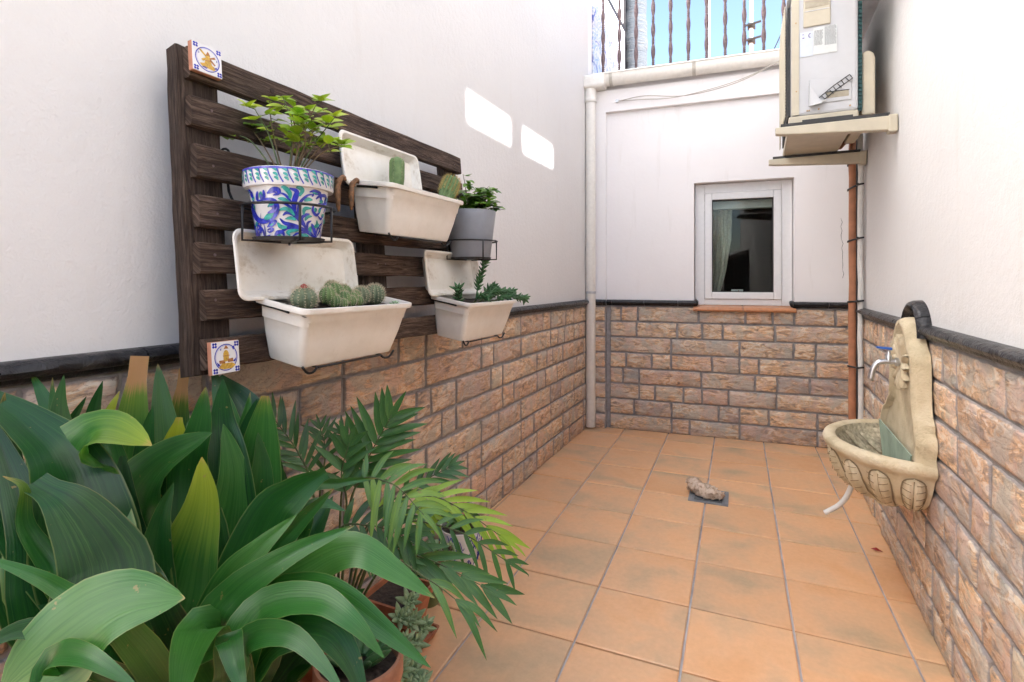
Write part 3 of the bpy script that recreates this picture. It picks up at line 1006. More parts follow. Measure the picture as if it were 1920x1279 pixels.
# service cover hanging open at the bottom
sc_ = panel(AX0 + .082, AX1 - .03, AZ0 + .045, AZ0 + .155, .0045, 'ac_white', 'service_panel', ac, .004, .006)
panel(AX0 + .148, AX1 - .04, AZ0 + .062, AZ0 + .088, .006, 'grip_shade', 'grip_recess_shade', sc_, .003)  # flat plate painted as the shaded grip hollow, dark strip along its top
panel(AX0 + .146, AX1 - .038, AZ0 + .088, AZ0 + .0905, .0075, 'ac_dark', 'grip_shadow_gap', sc_)
q = MB(); q.add([(AX0 + .080, AY0 - .004, AZ0 + .035), (AX0 + .080, AY0 - .004, AZ0 + .128), (AX0 + .128, AY0 - .012, AZ0 + .038), (AX0 + .083, AY0 - .03, AZ0 + .125), (AX0 + .131, AY0 - .036, AZ0 + .036), (AX0 + .083, AY0 - .03, AZ0 + .03)],
    [(0, 1, 3, 5), (0, 5, 4, 2), (1, 2, 4, 3), (5, 3, 4)]); q.build('bent_flap', 'ac_white', ac)
q = MB()
pa, pb = Vector((AX0 + .115, AY0 - .012, AZ0 + .062)), Vector((AX1 - .038, AY0 - .010, AZ0 + .152))
for off in (0, .018):
    o3 = Vector((off * .6, 0, -off))
    q.tube([pa + o3, pa.lerp(pb, .5) + o3 + Vector((0, -.004, .004)), pb + o3], .0022, 5)
for k in range(9):
    t = k / 8; c = pa.lerp(pb, t); q.tube([c, c + Vector((.011 + .004 * (k % 2), 0, -.018))], .0017, 4)
q.build('wire_braid', 'ac_dark', ac)
q = MB(); q.tube(smooth_path([pa + Vector((-.02, -.002, .0)), pa + Vector((.0, -.01, -.018)), pa + Vector((.03, -.004, -.01))], 8), .004, 6); q.build('loose_cable', 'cable_white', ac)
for (x, zz) in ((AX0 + .030, AZ1 - .118), (AX0 + .032, AZ0 + .11), (AX0 + .075, AZ0 + .018), (AX0 + .083, AZ0 + .018), (AX0 + .12, AZ0 + .02), (AX1 - .035, AZ0 + .02)):
    q = MB(); q.tube([(x, AY0 - .0045, zz), (x, AY0 + .001, zz)], .0034, 8); q.build('screw', 'rust_dirt', ac)
panel(AX0 + .055, AX1 - .025, AZ0 - .032, AZ0 - .022, .007, 'ac_dark', 'dirt_streak', ac, 0, .003)
# grille side, facing the yard
gr = MB(); gr.box((AX0 + .0, AY0 + .06, AZ0 + .02), (AX0 + .013, AY1 - .02, AZ1 - .015)); grl = gr.build('fan_recess', 'ac_dark', ac)
q = MB()
for k in range(36):
    zz = AZ0 + .02 + k * .0145
    q.tube([(AX0 - .010, AY0 + .05, zz), (AX0 - .020, (AY0 + AY1) / 2, zz), (AX0 - .010, AY1 - .01, zz)], .0022, 4, False)
for k in range(24):
    y = AY0 + .05 + k * .0297
    q.tube([(AX0 - .012 - .008 * math.sin(k / 23 * math.pi), y, AZ0 + .015), (AX0 - .012 - .008 * math.sin(k / 23 * math.pi), y, AZ1 - .01)], .002, 4, False)
q.build('guard_grille', 'ac_beige', grl)
# coil and its end plate at the back, towards the wall
b = MB(); b.box((AX1 - .003, AY0 + .02, AZ0), (AX1 + .012, AY1, AZ1 - .06)); b.build('coil', 'ac_coil', ac)
q = MB()
for k in range(26):
    zz = AZ0 + .008 + k * .018
    q.box((AX1 - .002, AY0 + .012, zz), (AX1 + .011, AY0 + .0195, zz + .007 + .003 * (k % 3)))
q.build('coil_fins', 'ac_coil', ac)
q = MB(); oz = [(0, 0), (.05, 0), (.05, .245), (.043, .268), (.028, .28), (.012, .28), (0, .27)]
q.prism(oz, (AX1 + .0125, AY0 + .03, AZ0 - .02), (1, 0, 0), (0, 0, 1), (0, .55, 0)); q.build('back_plate', 'ac_beige', ac, bevel=.008)

def bracket(y, x0, zt, label):
    t = thing('wall_bracket', (XR, y, zt), label, 'bracket', 'brackets under the air conditioner')
    q = MB()
    q.prism([(0, 0), (0, -.062), (-(XR - x0) * .9, -.036), (-(XR - x0), -.03), (-(XR - x0), 0)], (XR - .002, y, zt), (1, 0, 0), (0, 0, 1), (0, .042, 0))
    q.build('arm', 'ac_beige', t, bevel=.005)
    q = MB(); q.box((x0 + .02, y + .006, zt + .001), (XR - .03, y + .036, zt + .014)); q.build('rubber_pad', 'ac_dark', t)
    q = MB(); q.box((XR - .035, y - .006, zt - .07), (XR - .0025, y + .05, zt + .004)); q.build('end_socket', 'ac_beige', t, bevel=.006)
    return t
bracket(2.66, .066, 1.868, 'beige bracket arm nearest the camera under the air conditioner')
bracket(3.36, .048, 1.872, 'beige bracket arm farther back under the air conditioner')
# pipes down the wall end
pp = thing('pipe_run', (.50, 3.59, .3), 'orange wrapped pipe and white cable tied together down the wall corner', 'pipe')
r2 = random.Random(2)
pts = [(.472 + r2.uniform(-.003, .003), 3.505 + r2.uniform(-.004, .004), 1.96 - i * .1) for i in range(20)]
q = MB(); q.tube([(.40, 3.46, 1.93), (.45, 3.50, 1.99)] + pts, .020, 10); q.build('wrapped_pipe', 'copper_wrap', pp, smooth=True)
pts2 = [(.494 + r2.uniform(-.003, .003), 3.405 + r2.uniform(-.004, .004), 1.97 - i * .1) for i in range(20)]
q = MB(); q.tube([(.40, 3.44, 1.96), (.47, 3.42, 2.01)] + pts2, .0135, 10); q.build('white_cable', 'cable_white', pp, smooth=True)
q = MB(); q.tube([(.488, 3.45, 1.98 - i * .1) for i in range(20)], .008, 8); q.build('black_cable', 'cable_tie', pp, smooth=True)
for zz in (1.83, 1.69, 1.40, 1.06, .70):
    q = MB()
    lo = [(.452, 3.525), (.450, 3.50), (.462, 3.45), (.478, 3.395), (.488, 3.385), (.508, 3.39)]
    q.tube([(x, y, zz + .003 * i) for i, (x, y) in enumerate(lo)], .005, 6); q.tube([(.478, 3.395, zz + .01), (.476, 3.37, zz + .012)], .007, 6); q.build('cable_tie', 'cable_tie', pp)

# ------------------------------------------------------------------ wall fountain
FY = 2.40
wf = thing('wall_fountain', (XR - .1, FY, .38), 'cream cast stone wall fountain with leaf carved basin', 'fountain')
PYC = 2.335
half = [(.20, .46), (.255, .52), (.30, .565), (.315, .578), (.315, .59), (.30, .61), (.298, .645), (.275, .675), (.245, .69), (.232, .715), (.205, .735), (.192, .78), (.188, .90), (.178, .935), (.150, .955), (.125, .98), (.106, 1.005), (.085, 1.03), (.052, 1.046), (.0, 1.052)]
def cent(zz):
    return FY + (PYC - FY) * min(1, max(0, (zz - .6) / .12))
def pl_out(f, inset):
    L, Rr = [], []
    for w, zz in half:
        w2 = max(0, w - inset)
        L.append((cent(zz) + w2, zz - (inset * .5 if zz > .95 else 0))); Rr.append((cent(zz) - w2, zz - (inset * .5 if zz > .95 else 0)))
    return L + Rr[::-1][1:]
o0, o1, o2, o3, o4 = pl_out(0, 0), pl_out(0, .006), pl_out(0, .022), pl_out(0, .040), pl_out(0, .062)
vs = []
for ol, d in ((o0, .012), (o1, .044), (o2, .062), (o3, .064), (o4, .046)):
    vs += [(XR - d, y, zz) for y, zz in ol]
n = len(o0)
fs = [(r * n + i, r * n + (i + 1) % n, (r + 1) * n + (i + 1) % n, (r + 1) * n + i) for r in range(4) for i in range(n)] + [tuple(4 * n + i for i in range(n))]
q = MB(); q.add(vs, fs); bpl = q.build('back_plate', 'cast', wf, angle=50)
# basin: half bowl with a rolled rim
def bowl(prof, a0=-90, a1=90, n=40, flute=0):
    vs = []
    for sx, sy, zz in prof:
        for k in range(n + 1):
            a = R(a0 + (a1 - a0) * k / n)
            vs.append((XR - .012 - sx * math.cos(a), FY + sy * math.sin(a), zz))
    m = n + 1
    return vs, [(r * m + k, r * m + k + 1, (r + 1) * m + k + 1, (r + 1) * m + k) for r in range(len(prof) - 1) for k in range(n)]
q = MB()
q.add(*bowl([(.02, .03, .372), (.09, .10, .375), (.155, .165, .398), (.205, .222, .435), (.235, .262, .48), (.250, .285, .522), (.255, .295, .540), (.268, .308, .548), (.281, .322, .560), (.284, .325, .573), (.279, .32, .586), (.265, .305, .594), (.248, .288, .592), (.240, .280, .584)]))
q.build('basin', 'cast', wf, smooth=True)
q = MB(); q.add(*bowl([(.240, .280, .585), (.235, .272, .56), (.215, .245, .50), (.175, .20, .45), (.10, .12, .42), (.0, .0, .415)])); q.build('basin_inside', 'cast_inner', wf, smooth=True)
b = MB(); b.prism([(-.262, .606), (-.17, .455), (.17, .455), (.258, .606)], (XR - .070, FY, 0), (0, 1, 0), (0, 0, 1), (.0045, 0, 0)); b.build('splash_panel', 'cast_green', wf)
# carved leaves round the outside of the bowl
def on_bowl(a, t, d):
    """a: angle in degrees, t: 0 foot .. 1 under the rim, d: out of the surface"""
    P = [(.155, .165, .398), (.205, .222, .435), (.235, .262, .48), (.250, .285, .522), (.255, .295, .541)]
    x = t * (len(P) - 1); k = min(int(x), len(P) - 2); x -= k
    sx, sy, zz = [P[k][i] + (P[k + 1][i] - P[k][i]) * x for i in range(3)]
    return Vector((XR - .012 - (sx + d) * math.cos(R(a)), FY + (sy + d) * math.sin(R(a)), zz - d * (1 - t) * .8))
for c in range(8):
    a = -78 + c * 22.3
    q = MB(); nv, nu = 14, 10
    vs = []
    for i in range(nv + 1):
        t = .0 + .97 * i / nv
        s = i / nv
        wd = 10.6 * (math.sin(math.pi * min(1, .22 + s * .78)) ** .55 if s < 1 else .0) * (.62 + .38 * s)
        for j in range(nu + 1):
            u = -1 + 2 * j / nu
            d = .027 * (1 - abs(u) ** 2.4) * math.sin(math.pi * (.08 + .88 * s)) ** .6 - .015 * math.exp(-(u * 5.5) ** 2) * (s < .92) - .002 * (i % 2) * (abs(u) > .2) - (.004 if abs(u) == 1 else 0)
            vs.append(on_bowl(a + u * wd, t, d))
    q.add(vs, [(i * (nu + 1) + j, i * (nu + 1) + j + 1, (i + 1) * (nu + 1) + j + 1, (i + 1) * (nu + 1) + j) for i in range(nv) for j in range(nu)])
    cl_ = q.build('carved_leaf', 'cast', wf, smooth=True)
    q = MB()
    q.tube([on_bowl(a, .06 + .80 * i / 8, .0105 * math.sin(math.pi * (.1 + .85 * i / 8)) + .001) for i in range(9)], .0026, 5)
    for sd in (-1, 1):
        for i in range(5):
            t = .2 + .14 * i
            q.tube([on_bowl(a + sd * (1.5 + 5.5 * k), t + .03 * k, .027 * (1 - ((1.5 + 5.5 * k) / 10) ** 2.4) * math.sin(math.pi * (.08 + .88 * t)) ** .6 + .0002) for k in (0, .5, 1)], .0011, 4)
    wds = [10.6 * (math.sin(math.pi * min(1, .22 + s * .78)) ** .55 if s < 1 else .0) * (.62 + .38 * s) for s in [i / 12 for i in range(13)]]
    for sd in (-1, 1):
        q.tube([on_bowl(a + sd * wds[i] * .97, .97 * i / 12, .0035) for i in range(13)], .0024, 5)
    q.build('vein_shade', 'cast_groove_shade', cl_)  # dark tubes drawn as groove shade down leaf centres and edges
# relief leaves inside the bowl
for c in range(4):
    a = 22 + c * 17
    q = MB(); vs = []
    for i in range(9):
        f = i / 8
        for u in (-1, -.5, 0, .5, 1):
            wd = 5.5 * math.sin(math.pi * (.1 + .85 * f)) ** .7
            aa = a + 16 * f + u * wd
            sx, sy, zz = .236 - .05 * f, .272 - .06 * f, .565 - .085 * f
            d = .006 * (1 - u * u) * (.7 + .3 * math.cos(i * 3.14))
            vs.append((XR - .012 - (sx - d) * math.cos(R(aa)), FY + (sy - d) * math.sin(R(aa)), zz + d * .4))
    q.add(vs, [(i * 5 + j, i * 5 + j + 1, (i + 1) * 5 + j + 1, (i + 1) * 5 + j) for i in range(8) for j in range(4)])
    q.build('inner_relief', 'cast_inner', wf, smooth=True)
# rosette behind the tap
RZ, RY = .885, PYC + .01
q = MB(); q.lathe([(0, .012), (.014, .01), (.02, 0)], (0, 0, 0), 12)
ro = MB(); ro.v = [(XR - .048 - z_, RY + x_, RZ + y_) for x_, y_, z_ in q.v]; ro.f = q.f; ros = ro.build('rosette', 'cast', wf, smooth=True)
for k in range(14):
    a = R(360 / 14 * k + 8)
    q = MB(); vs = []
    for i in range(6):
        s = i / 5; rr = .012 + .078 * s; wd = .0035 + .0145 * math.sin(math.pi * min(1, s * .8 + .12)) * (s < .999)
        for u in (-1, -.5, 0, .5, 1):
            y, zz = math.cos(a) * rr - math.sin(a) * wd * u, math.sin(a) * rr * 1.12 + math.cos(a) * wd * u
            vs.append((XR - .050 - .024 * (1 - u * u) * (.35 + .65 * s) + (.006 if i == 5 else 0), RY + y, RZ + zz))
    q.add(vs, [(i * 5 + j, i * 5 + j + 1, (i + 1) * 5 + j + 1, (i + 1) * 5 + j) for i in range(5) for j in range(4)]); q.build('petal', 'cast', ros, smooth=True)
tp = thing('tap', (XR - .05, RY, RZ), 'metal tap with blue lever on the stone fountain', 'tap')
q = MB(); q.tube(smooth_path([(XR - .055, RY, RZ), (XR - .10, RY, RZ), (XR - .125, RY, RZ - .006), (XR - .14, RY, RZ - .03), (XR - .148, RY, RZ - .072)], 18), .0095, 10); sp_ = q.build('spout', 'steel', tp, smooth=True)
q = MB(); q.tube([(XR - .062, RY, RZ), (XR - .073, RY, RZ)], .0155, 6); q.build('collar', 'steel', tp)
q = MB(); q.lathe([(0, 0), (.010, 0), (.011, .02), (.007, .026), (.007, .040), (0, .042)], (XR - .092, RY, RZ), 12); q.build('valve', 'steel', tp, angle=40)
b = MB(); b.prism([(0, 0), (.048, .006), (.05, .012), (.0, .010)], (XR - .082, RY - .009, RZ + .042), (-1, 0, 0), (0, 0, 1), (0, .018, 0)); b.build('lever', 'tap_blue', tp, bevel=.002)
q = MB(); q.tube(smooth_path([(.352, 2.555, .40), (.343, 2.555, .355), (.325, 2.555, .30), (.298, 2.555, .258), (.262, 2.555, .227), (.245, 2.555, .215)], 18), .0105, 10)
dh = tag(q.build('drain_hose', 'cable_white', smooth=True), 'pale grey drain hose hanging under the fountain basin', 'hose')
q = MB(); q.tube([(.352, 2.555, .415), (.344, 2.555, .352)], .014, 10); q.build('hose_cuff', 'tap_blue', dh)
q = MB(); q.lathe([(0, -.022), (.035, -.022), (.05, 0), (0, 0)], (XR - .09, FY - .02, .377), 14); q.build('outlet', 'cast_inner', wf)

# ------------------------------------------------------------------ drain and stone on it, fallen petal
dn_ = thing('floor_drain', (*DRAIN, 0), 'square grey drain grate set in the tiled floor', 'drain')
rot = Matrix.Translation((*DRAIN, 0)) @ Matrix.Rotation(TA, 4, 'Z')
q = MB()
for (a, c) in (((-.1, -.1), (.1, -.085)), ((-.1, .085), (.1, .1)), ((-.1, -.085), (-.085, .085)), ((.085, -.085), (.1, .085))):
    q.box((*a, .001), (*c, .0105))
me = q.build('frame', 'drain_grey', dn_); me.matrix_basis = rot
q = MB(); q.box((-.085, -.085, .001), (.085, .085, .0075))
me = q.build('plate', 'drain_grey', dn_, bevel=.001); me.matrix_basis = rot
q = MB()
for k in range(9):
    q.box((-.07, -.07 + k * .016, .0076), (.07, -.064 + k * .016, .0092))
me = q.build('slots', 'ac_dark', dn_); me.matrix_basis = rot
q = MB(); vs = []; nu, nv = 26, 34
sp0 = smooth_path([(-.365, 3.12, .060), (-.325, 3.10, .042), (-.28, 3.075, .034), (-.22, 3.05, .030), (-.18, 3.045, .028)], nv)
for i, c in enumerate(sp0):
    s = i / nv; rad = .014 + .027 * math.sin(math.pi * min(1, .1 + s * .88)) ** .8
    if i in (0, nv): rad *= .4
    for k in range(nu):
        a = 2 * math.pi * k / nu
        p = c + Vector((math.cos(a) * .4, math.cos(a), math.sin(a))) * rad
        p += Vector((1, 1, 1)) * (.016 * mnoise.noise(p * 30) + .013 * mnoise.noise(p * 75))
        p.z = max(p.z, .0108 if p.x > -.35 else .0065)
        vs.append(p)
q.add(vs, [(i * nu + k, i * nu + (k + 1) % nu, (i + 1) * nu + (k + 1) % nu, (i + 1) * nu + k) for i in range(nv) for k in range(nu)] + [tuple(range(nu)), tuple(nv * nu + k for k in range(nu))])
tag(q.build('rock', 'rock', smooth=True), 'rough porous beige rock lying across the floor drain', 'rock')
q = MB(); q.add([(.44, 2.775, .008), (.455, 2.755, .012), (.475, 2.76, .008), (.485, 2.755, .009), (.46, 2.767, .02)], [(0, 1, 4), (1, 2, 4), (2, 3, 4), (0, 4, 3)])
tag(q.build('fallen_petal', 'petal_red'), 'small dark red petal fallen beside the right wall', 'petal')

# ------------------------------------------------------------------ wooden pallet leaning on the left wall
PU = Vector((-.055, 0, .715)).normalized()
PN = Vector((PU.z, 0, -PU.x))
PO = Vector((-1.092, 0, .985))
def toPal(u, v, d): return PO + PU * v + PN * d + Vector((0, u, 0))
pal = thing('wooden_pallet', (-1.13, 1.35, .98), 'dark weathered wooden pallet hung on the white wall as plant rack', 'pallet')
rp_ = random.Random(21)
def plank(name, u0, u1, v0, v1, d0, d1, along, m='wood', parent=pal):
    n = 16; sd = rp_.uniform(0, 99)
    vs = []; uvs = []
    L0, L1 = (u0, u1) if along == 'u' else (v0, v1)
    A0, A1 = (v0, v1) if along == 'u' else (u0, u1)
    tw = rp_.uniform(-.003, .003)
    c = .0035
    sec = [(A0, d0), (A1, d0), (A1, d1 - c), (A1 - c, d1), (A0 + c, d1), (A0, d1 - c)]
    for i in range(n + 1):
        l = L0 + (L1 - L0) * i / n
        for k, (a, d) in enumerate(sec):
            na = mnoise.noise(Vector((l * 9 + sd, k * .35, 0))) * .0035
            ndp = mnoise.noise(Vector((l * 7 + sd, k * .3, 5))) * .002
            ll = l + (mnoise.noise(Vector((a * 60, d * 50, sd))) * .006 if i in (0, n) else 0)
            aa = a + na; dd = d + ndp + tw * (i / n - .5)
            vs.append(toPal(ll, aa, dd) if along == 'u' else toPal(aa, ll, dd))
            uvs.append((l, a + d))
    m_ = len(sec)
    fs = [(i * m_ + k, i * m_ + (k + 1) % m_, (i + 1) * m_ + (k + 1) % m_, (i + 1) * m_ + k) for i in range(n) for k in range(m_)] + [tuple(range(m_))[::-1], tuple(n * m_ + k for k in range(m_))]
    me = bpy.data.meshes.new(name); me.from_pydata([tuple(p) for p in vs], [], fs); me.update()
    l = me.uv_layers.new(name='UVMap')
    for lp in me.loops:
        l.data[lp.index].uv = uvs[lp.vertex_index]
    return place(name, me, m, parent, angle=35)
SL = [(.650, .719), (.543, .611), (.428, .502), (.316, .388), (.214, .283), (.109, .176), (0, .067)]
slats = []
for i, (a, c) in enumerate(SL):
    slats.append(plank('slat', .768 + rp_.uniform(-.006, .006), 1.942 + rp_.uniform(-.006, .006), a, c, -.022, 0, 'u'))
for (a, c) in ((.750, .848), (1.335, 1.435), (1.845, 1.936)):
    plank('stile', a, c, -.012, .722, -.060, -.0225, 'v', 'wood_end')
for i, (a, c) in enumerate(SL):
    for y in (.80, 1.37, 1.40, 1.88):
        q = MB(); p = toPal(y + rp_.uniform(-.012, .012), (a + c) / 2 + rp_.uniform(-.012, .012), 0)
        q.tube([p - PN * .002, p + PN * .0012], .0032, 7); q.build('nail', 'iron_brown', slats[i])
q = MB(); p = toPal(.985, .69, .0); q.tube([p - PN * .002, p + PN * .0008], .007, 10); q.build('knot', 'wood_end', slats[0])

# ---- painted tiles fixed to the pallet
def flat_poly(q, pts, o, u, v, w, lift):
    o = o + w * lift
    vs = [o + u * x + v * y for x, y in pts]
    q.add(vs + [p - w * .0004 for p in vs], [tuple(range(len(vs)))])
def deco_tile(v0, v1, u0, u1, label, motif, tiltv=0):
    o = toPal(u0, v0, .001); u = Vector((0, u1 - u0, 0)); v = PU * (v1 - v0); w = PN
    t = thing('painted_tile', o, label, 'tile', 'painted tiles on the pallet')
    q = MB(); q.obox(o, u, w * .0125, v); bd = q.build('clay_body', 'tile_clay', t, bevel=.001)
    q = MB(); q.obox(o + w * .0126 + u * .01 + v * .01, u * .98, w * .0018, v * .98); q.build('glaze', 'glaze_white', t, bevel=.0006)
    o2 = o + w * .0146
    def circ(r, n=32): return [(.5 + r * math.cos(2 * math.pi * k / n), .5 + r * math.sin(2 * math.pi * k / n)) for k in range(n)]
    q = MB()
    a, b_ = circ(.415), circ(.385)
    vs = [o2 + u * x + v * y + w * .0002 for x, y in a + b_]
    q.add(vs, [(k, (k + 1) % 32, 32 + (k + 1) % 32, 32 + k) for k in range(32)]); q.build('blue_ring', 'paint_blue', t)
    q = MB(); a, b_ = circ(.384), circ(.35)
    q.add([o2 + u * x + v * y + w * .0002 for x, y in a + b_], [(k, (k + 1) % 32, 32 + (k + 1) % 32, 32 + k) for k in range(32)]); q.build('pale_ring', 'paint_lilac', t)
    for cx in (.11, .89):
        for cy in (.11, .89):
            q = MB()
            for dx, dy in ((.04, .04), (-.04, .04), (.04, -.04), (-.04, -.04)):
                flat_poly(q, [(cx + dx + .042 * math.cos(R(a)), cy + dy + .042 * math.sin(R(a))) for a in range(0, 360, 45)], o2, u, v, w, .0003 + .00005 * (dx > 0) + .0001 * (dy > 0))
            fl_ = q.build('corner_flower', 'paint_blue', t)
            q = MB(); flat_poly(q, [(cx + .026 * math.cos(R(a)), cy + .026 * math.sin(R(a))) for a in range(0, 360, 45)], o2, u, v, w, .0007); q.build('flower_eye', 'glaze_white', fl_)
    for nm, m, polys in motif:
        q = MB()
        for i, pl in enumerate(polys):
            flat_poly(q, pl, o2, u, v, w, .0004 + .00012 * i)
        q.build(nm, m, t)
mill = [('mill_hill', 'paint_ochre', [[(.22, .30), (.3, .22), (.7, .18), (.8, .28), (.62, .36), (.4, .36)]]),
        ('mill_tower', 'paint_ochre', [[(.38, .34), (.64, .34), (.57, .66), (.52, .72), (.47, .66)]]),
        ('mill_cap', 'paint_brown', [[(.44, .64), (.6, .64), (.55, .74), (.51, .79), (.48, .73)], [(.36, .44), (.68, .46), (.68, .49), (.36, .47)]]),
        ('mill_sail', 'paint_ochre', [[(.5, .6), (.28, .80), (.22, .76), (.46, .55)], [(.28, .46), (.34, .40), (.52, .55), (.5, .6)]]),
        ('mill_sail', 'paint_brown', [[(.56, .58), (.74, .68), (.78, .61), (.57, .54)], [(.56, .5), (.72, .36), (.77, .40), (.6, .56)]]),
        ('blue_shrub', 'paint_blue', [[(.3, .2), (.45, .17), (.5, .22), (.36, .25)], [(.7, .25), (.84, .28), (.78, .34)], [(.8, .5), (.83, .56), (.79, .6)], [(.2, .6), (.23, .66), (.19, .68)]])]
church = [('yellow_ground', 'paint_ochre', [[(.22, .2), (.36, .14), (.7, .14), (.84, .24), (.7, .32), (.34, .32)]]),
          ('house_front', 'paint_brown', [[(.26, .32), (.46, .32), (.46, .42), (.24, .42)], [(.56, .34), (.76, .34), (.74, .46), (.54, .44)]]),
          ('tower', 'paint_ochre', [[(.40, .36), (.60, .38), (.60, .62), (.56, .70), (.50, .73), (.44, .70), (.40, .62)]]),
          ('spire', 'paint_brown', [[(.42, .76), (.60, .76), (.51, .88)], [(.38, .54), (.64, .54), (.64, .56), (.38, .56)]]),
          ('blue_shrub', 'paint_blue', [[(.16, .38), (.26, .30), (.28, .24), (.2, .26)], [(.74, .36), (.86, .46), (.84, .36), (.78, .33)], [(.72, .80), (.8, .84), (.82, .76), (.76, .70)], [(.28, .74), (.34, .80), (.33, .72)]])]
deco_tile(.662, .728, .761, .832, 'square white tile painted with a windmill at the pallet top corner', mill)
deco_tile(-.012, .060, .770, .838, 'square white tile painted with a domed tower at the pallet foot', church)

# ------------------------------------------------------------------ planters with their trays
def rrect(L, W, r, n=5):
    out = []
    for cx, cy, a0 in ((L / 2 - r, W / 2 - r, 0), (-L / 2 + r, W / 2 - r, 90), (-L / 2 + r, -W / 2 + r, 180), (L / 2 - r, -W / 2 + r, 270)):
        for k in range(n + 1):
            a = R(a0 + 90 * k / n)
            out.append((cx + r * math.cos(a), cy + r * math.sin(a)))
    return out
def loops(q, ls, cap0=True, cap1=False):
    vs = []; n = len(ls[0])
    for l in ls: vs += l
    fs = [(i * n + k, i * n + (k + 1) % n, (i + 1) * n + (k + 1) % n, (i + 1) * n + k) for i in range(len(ls) - 1) for k in range(n)]
    if cap0: fs.append(tuple(range(n))[::-1])
    if cap1: fs.append(tuple((len(ls) - 1) * n + k for k in range(n)))
    q.add(vs, fs)
PL, PW, PH = .420, .172, .148
def lp(fl, fw, z, r): return [(x, y, z) for x, y in rrect(PL * fl, PW * fw, r)]
def make_planter():
    t = thing('planter_box', (0, 0, 0), 'x', 'planter', 'cream planter boxes on the pallet')
    q = MB()
    loops(q, [lp(.80, .66, -PH, .014), lp(.815, .69, -PH + .006, .016), lp(.88, .80, -.085, .018), lp(.918, .875, -.036, .019), lp(.926, .89, -.0345, .019), lp(.928, .895, -.026, .019), lp(.935, .908, -.0245, .02), lp(.945, .93, -.0125, .02)])
    q.build('body', 'cream', t, angle=40)
    q = MB()
    loops(q, [lp(.945, .93, -.0128, .02), lp(1.0, 1.0, -.0125, .022), lp(1.006, 1.012, -.006, .023), lp(1.0, 1.0, .0, .022), lp(.975, .945, .001, .02), lp(.955, .90, -.002, .018), lp(.93, .85, -.045, .017)], False)
    q.build('rim', 'cream', t, angle=60)
    q = MB(); vs = []
    nx, ny = 24, 10
    for j in range(ny + 1):
        for i in range(nx + 1):
            x, y = (i / nx - .5) * PL * .945, (j / ny - .5) * PW * .87
            vs.append((x, y, -.020 + .008 * mnoise.noise(Vector((x * 40, y * 40, 3)))))
    q.add(vs, [(j * (nx + 1) + i, j * (nx + 1) + i + 1, (j + 1) * (nx + 1) + i + 1, (j + 1) * (nx + 1) + i) for j in range(ny) for i in range(nx)]); q.build('soil', 'soil', t)
    return t
def make_tray():
    t = thing('drip_tray', (0, 0, 0), 'x', 'tray', 'trays leaning behind the planters')
    TL, TWd = .392, .165
    def l2(a, c, z, r): return [(x, y, z) for x, y in rrect(TL + a, TWd + c, r)]
    q = MB()   # open side up (+z)
    loops(q, [l2(-.05, -.05, -.024, .012), l2(-.044, -.044, -.0245, .014), l2(-.012, -.012, -.002, .02), l2(.0, .0, -.002, .022), l2(.004, .004, .002, .023), l2(0, 0, .005, .022), l2(-.012, -.012, .005, .02), l2(-.018, -.018, .001, .018), l2(-.048, -.048, -.019, .012), l2(-.085, -.085, -.0195, .01), l2(-.09, -.09, -.0185, .01)], True, True)
    q.build('dish', 'tray', t, angle=40)
    return t
def make_wire():
    t = thing('wire_holder', (0, 0, 0), 'x', 'holder', 'black wire holders of the planters')
    q = MB(); r = .0032
    for s in (-1, 1):
        q.tube(smooth_path([(s * .195, .098, .006), (s * .2, .092, -.014), (s * .202, .0, -.016), (s * .203, -.03, -.017)], 12), r, 6)
        q.tube([(s * .12, .092, -.012), (s * .12, .066, -PH - .003), (s * .12, -.058, -PH - .0045)], r, 6)
        q.tube(smooth_path([(s * .12, -.058, -PH - .0045), (s * .135, -.062, -PH - .014), (s * .155, -.064, -PH - .012), (s * .172, -.063, -PH + .004)], 8), r, 6)
    q.tube([(-.2, .0925, -.013), (.2, .0925, -.013)], r, 6)
    q.tube([(-.12, -.0595, -PH - .0045), (.12, -.0595, -PH - .0045)], r, 6)
    q.build('wire', 'black_wire', t, smooth=True)
    return t
def pmat(Y, z, x=-1.015, tilt=10):
    return Matrix.Translation((x, Y, z)) @ Matrix.Rotation(R(90), 4, 'Z') @ Matrix.Rotation(R(tilt), 4, 'X')
def tmat(Y, z0, z1, x0=-1.088, x1=-1.065):
    c = Vector(((x0 + x1) / 2, Y, (z0 + z1) / 2))
    up = Vector((x0 - x1, 0, z0 - z1)).normalized()
    n = Vector((up.z, 0, -up.x))
    m = Matrix((( 0, up.x, n.x), (1, up.y, n.y), (0, up.z, n.z))).to_4x4()
    return Matrix.Translation(c) @ m
spots = [('A', 1.099, 1.129, 1.022, 1.295, 1.140, -1.015, 0), ('B', 1.849, 1.114, 1.780, 1.287, 1.130, -1.015, 0), ('C', 1.436, 1.472, 1.385, 1.612, 1.472, -1.035, -.024)]
lab = {'A': ('long cream planter holding round cacti, lowest left on the pallet', 'stained cream tray leaning behind the planter of round cacti', 'black wire holder under the planter of round cacti'),
       'B': ('cream planter with trailing green succulent at the lower right', 'cream tray leaning behind the trailing succulent planter', 'black wire holder under the trailing succulent planter'),
       'C': ('cream planter with upright cacti high on the pallet', 'cream tray leaning behind the upright cacti planter', 'black wire holder under the upright cacti planter')}
p0, t0, w0 = make_planter(), make_tray(), make_wire()
for k, Y, z, Yt, zt0, zt1, px_, tx_ in spots:
    first = k == 'A'
    mp_, mt_ = pmat(Y, z, px_, 10 if k != 'C' else 7), tmat(Yt, zt0, zt1, -1.088 + tx_, -1.065 + tx_)
    for proto, m_, l in ((p0, mp_, lab[k][0]), (t0, mt_, lab[k][1]), (w0, mp_, lab[k][2])):
        c = copy_tree(proto, m_) if not first else None
        if c: c['label'] = l
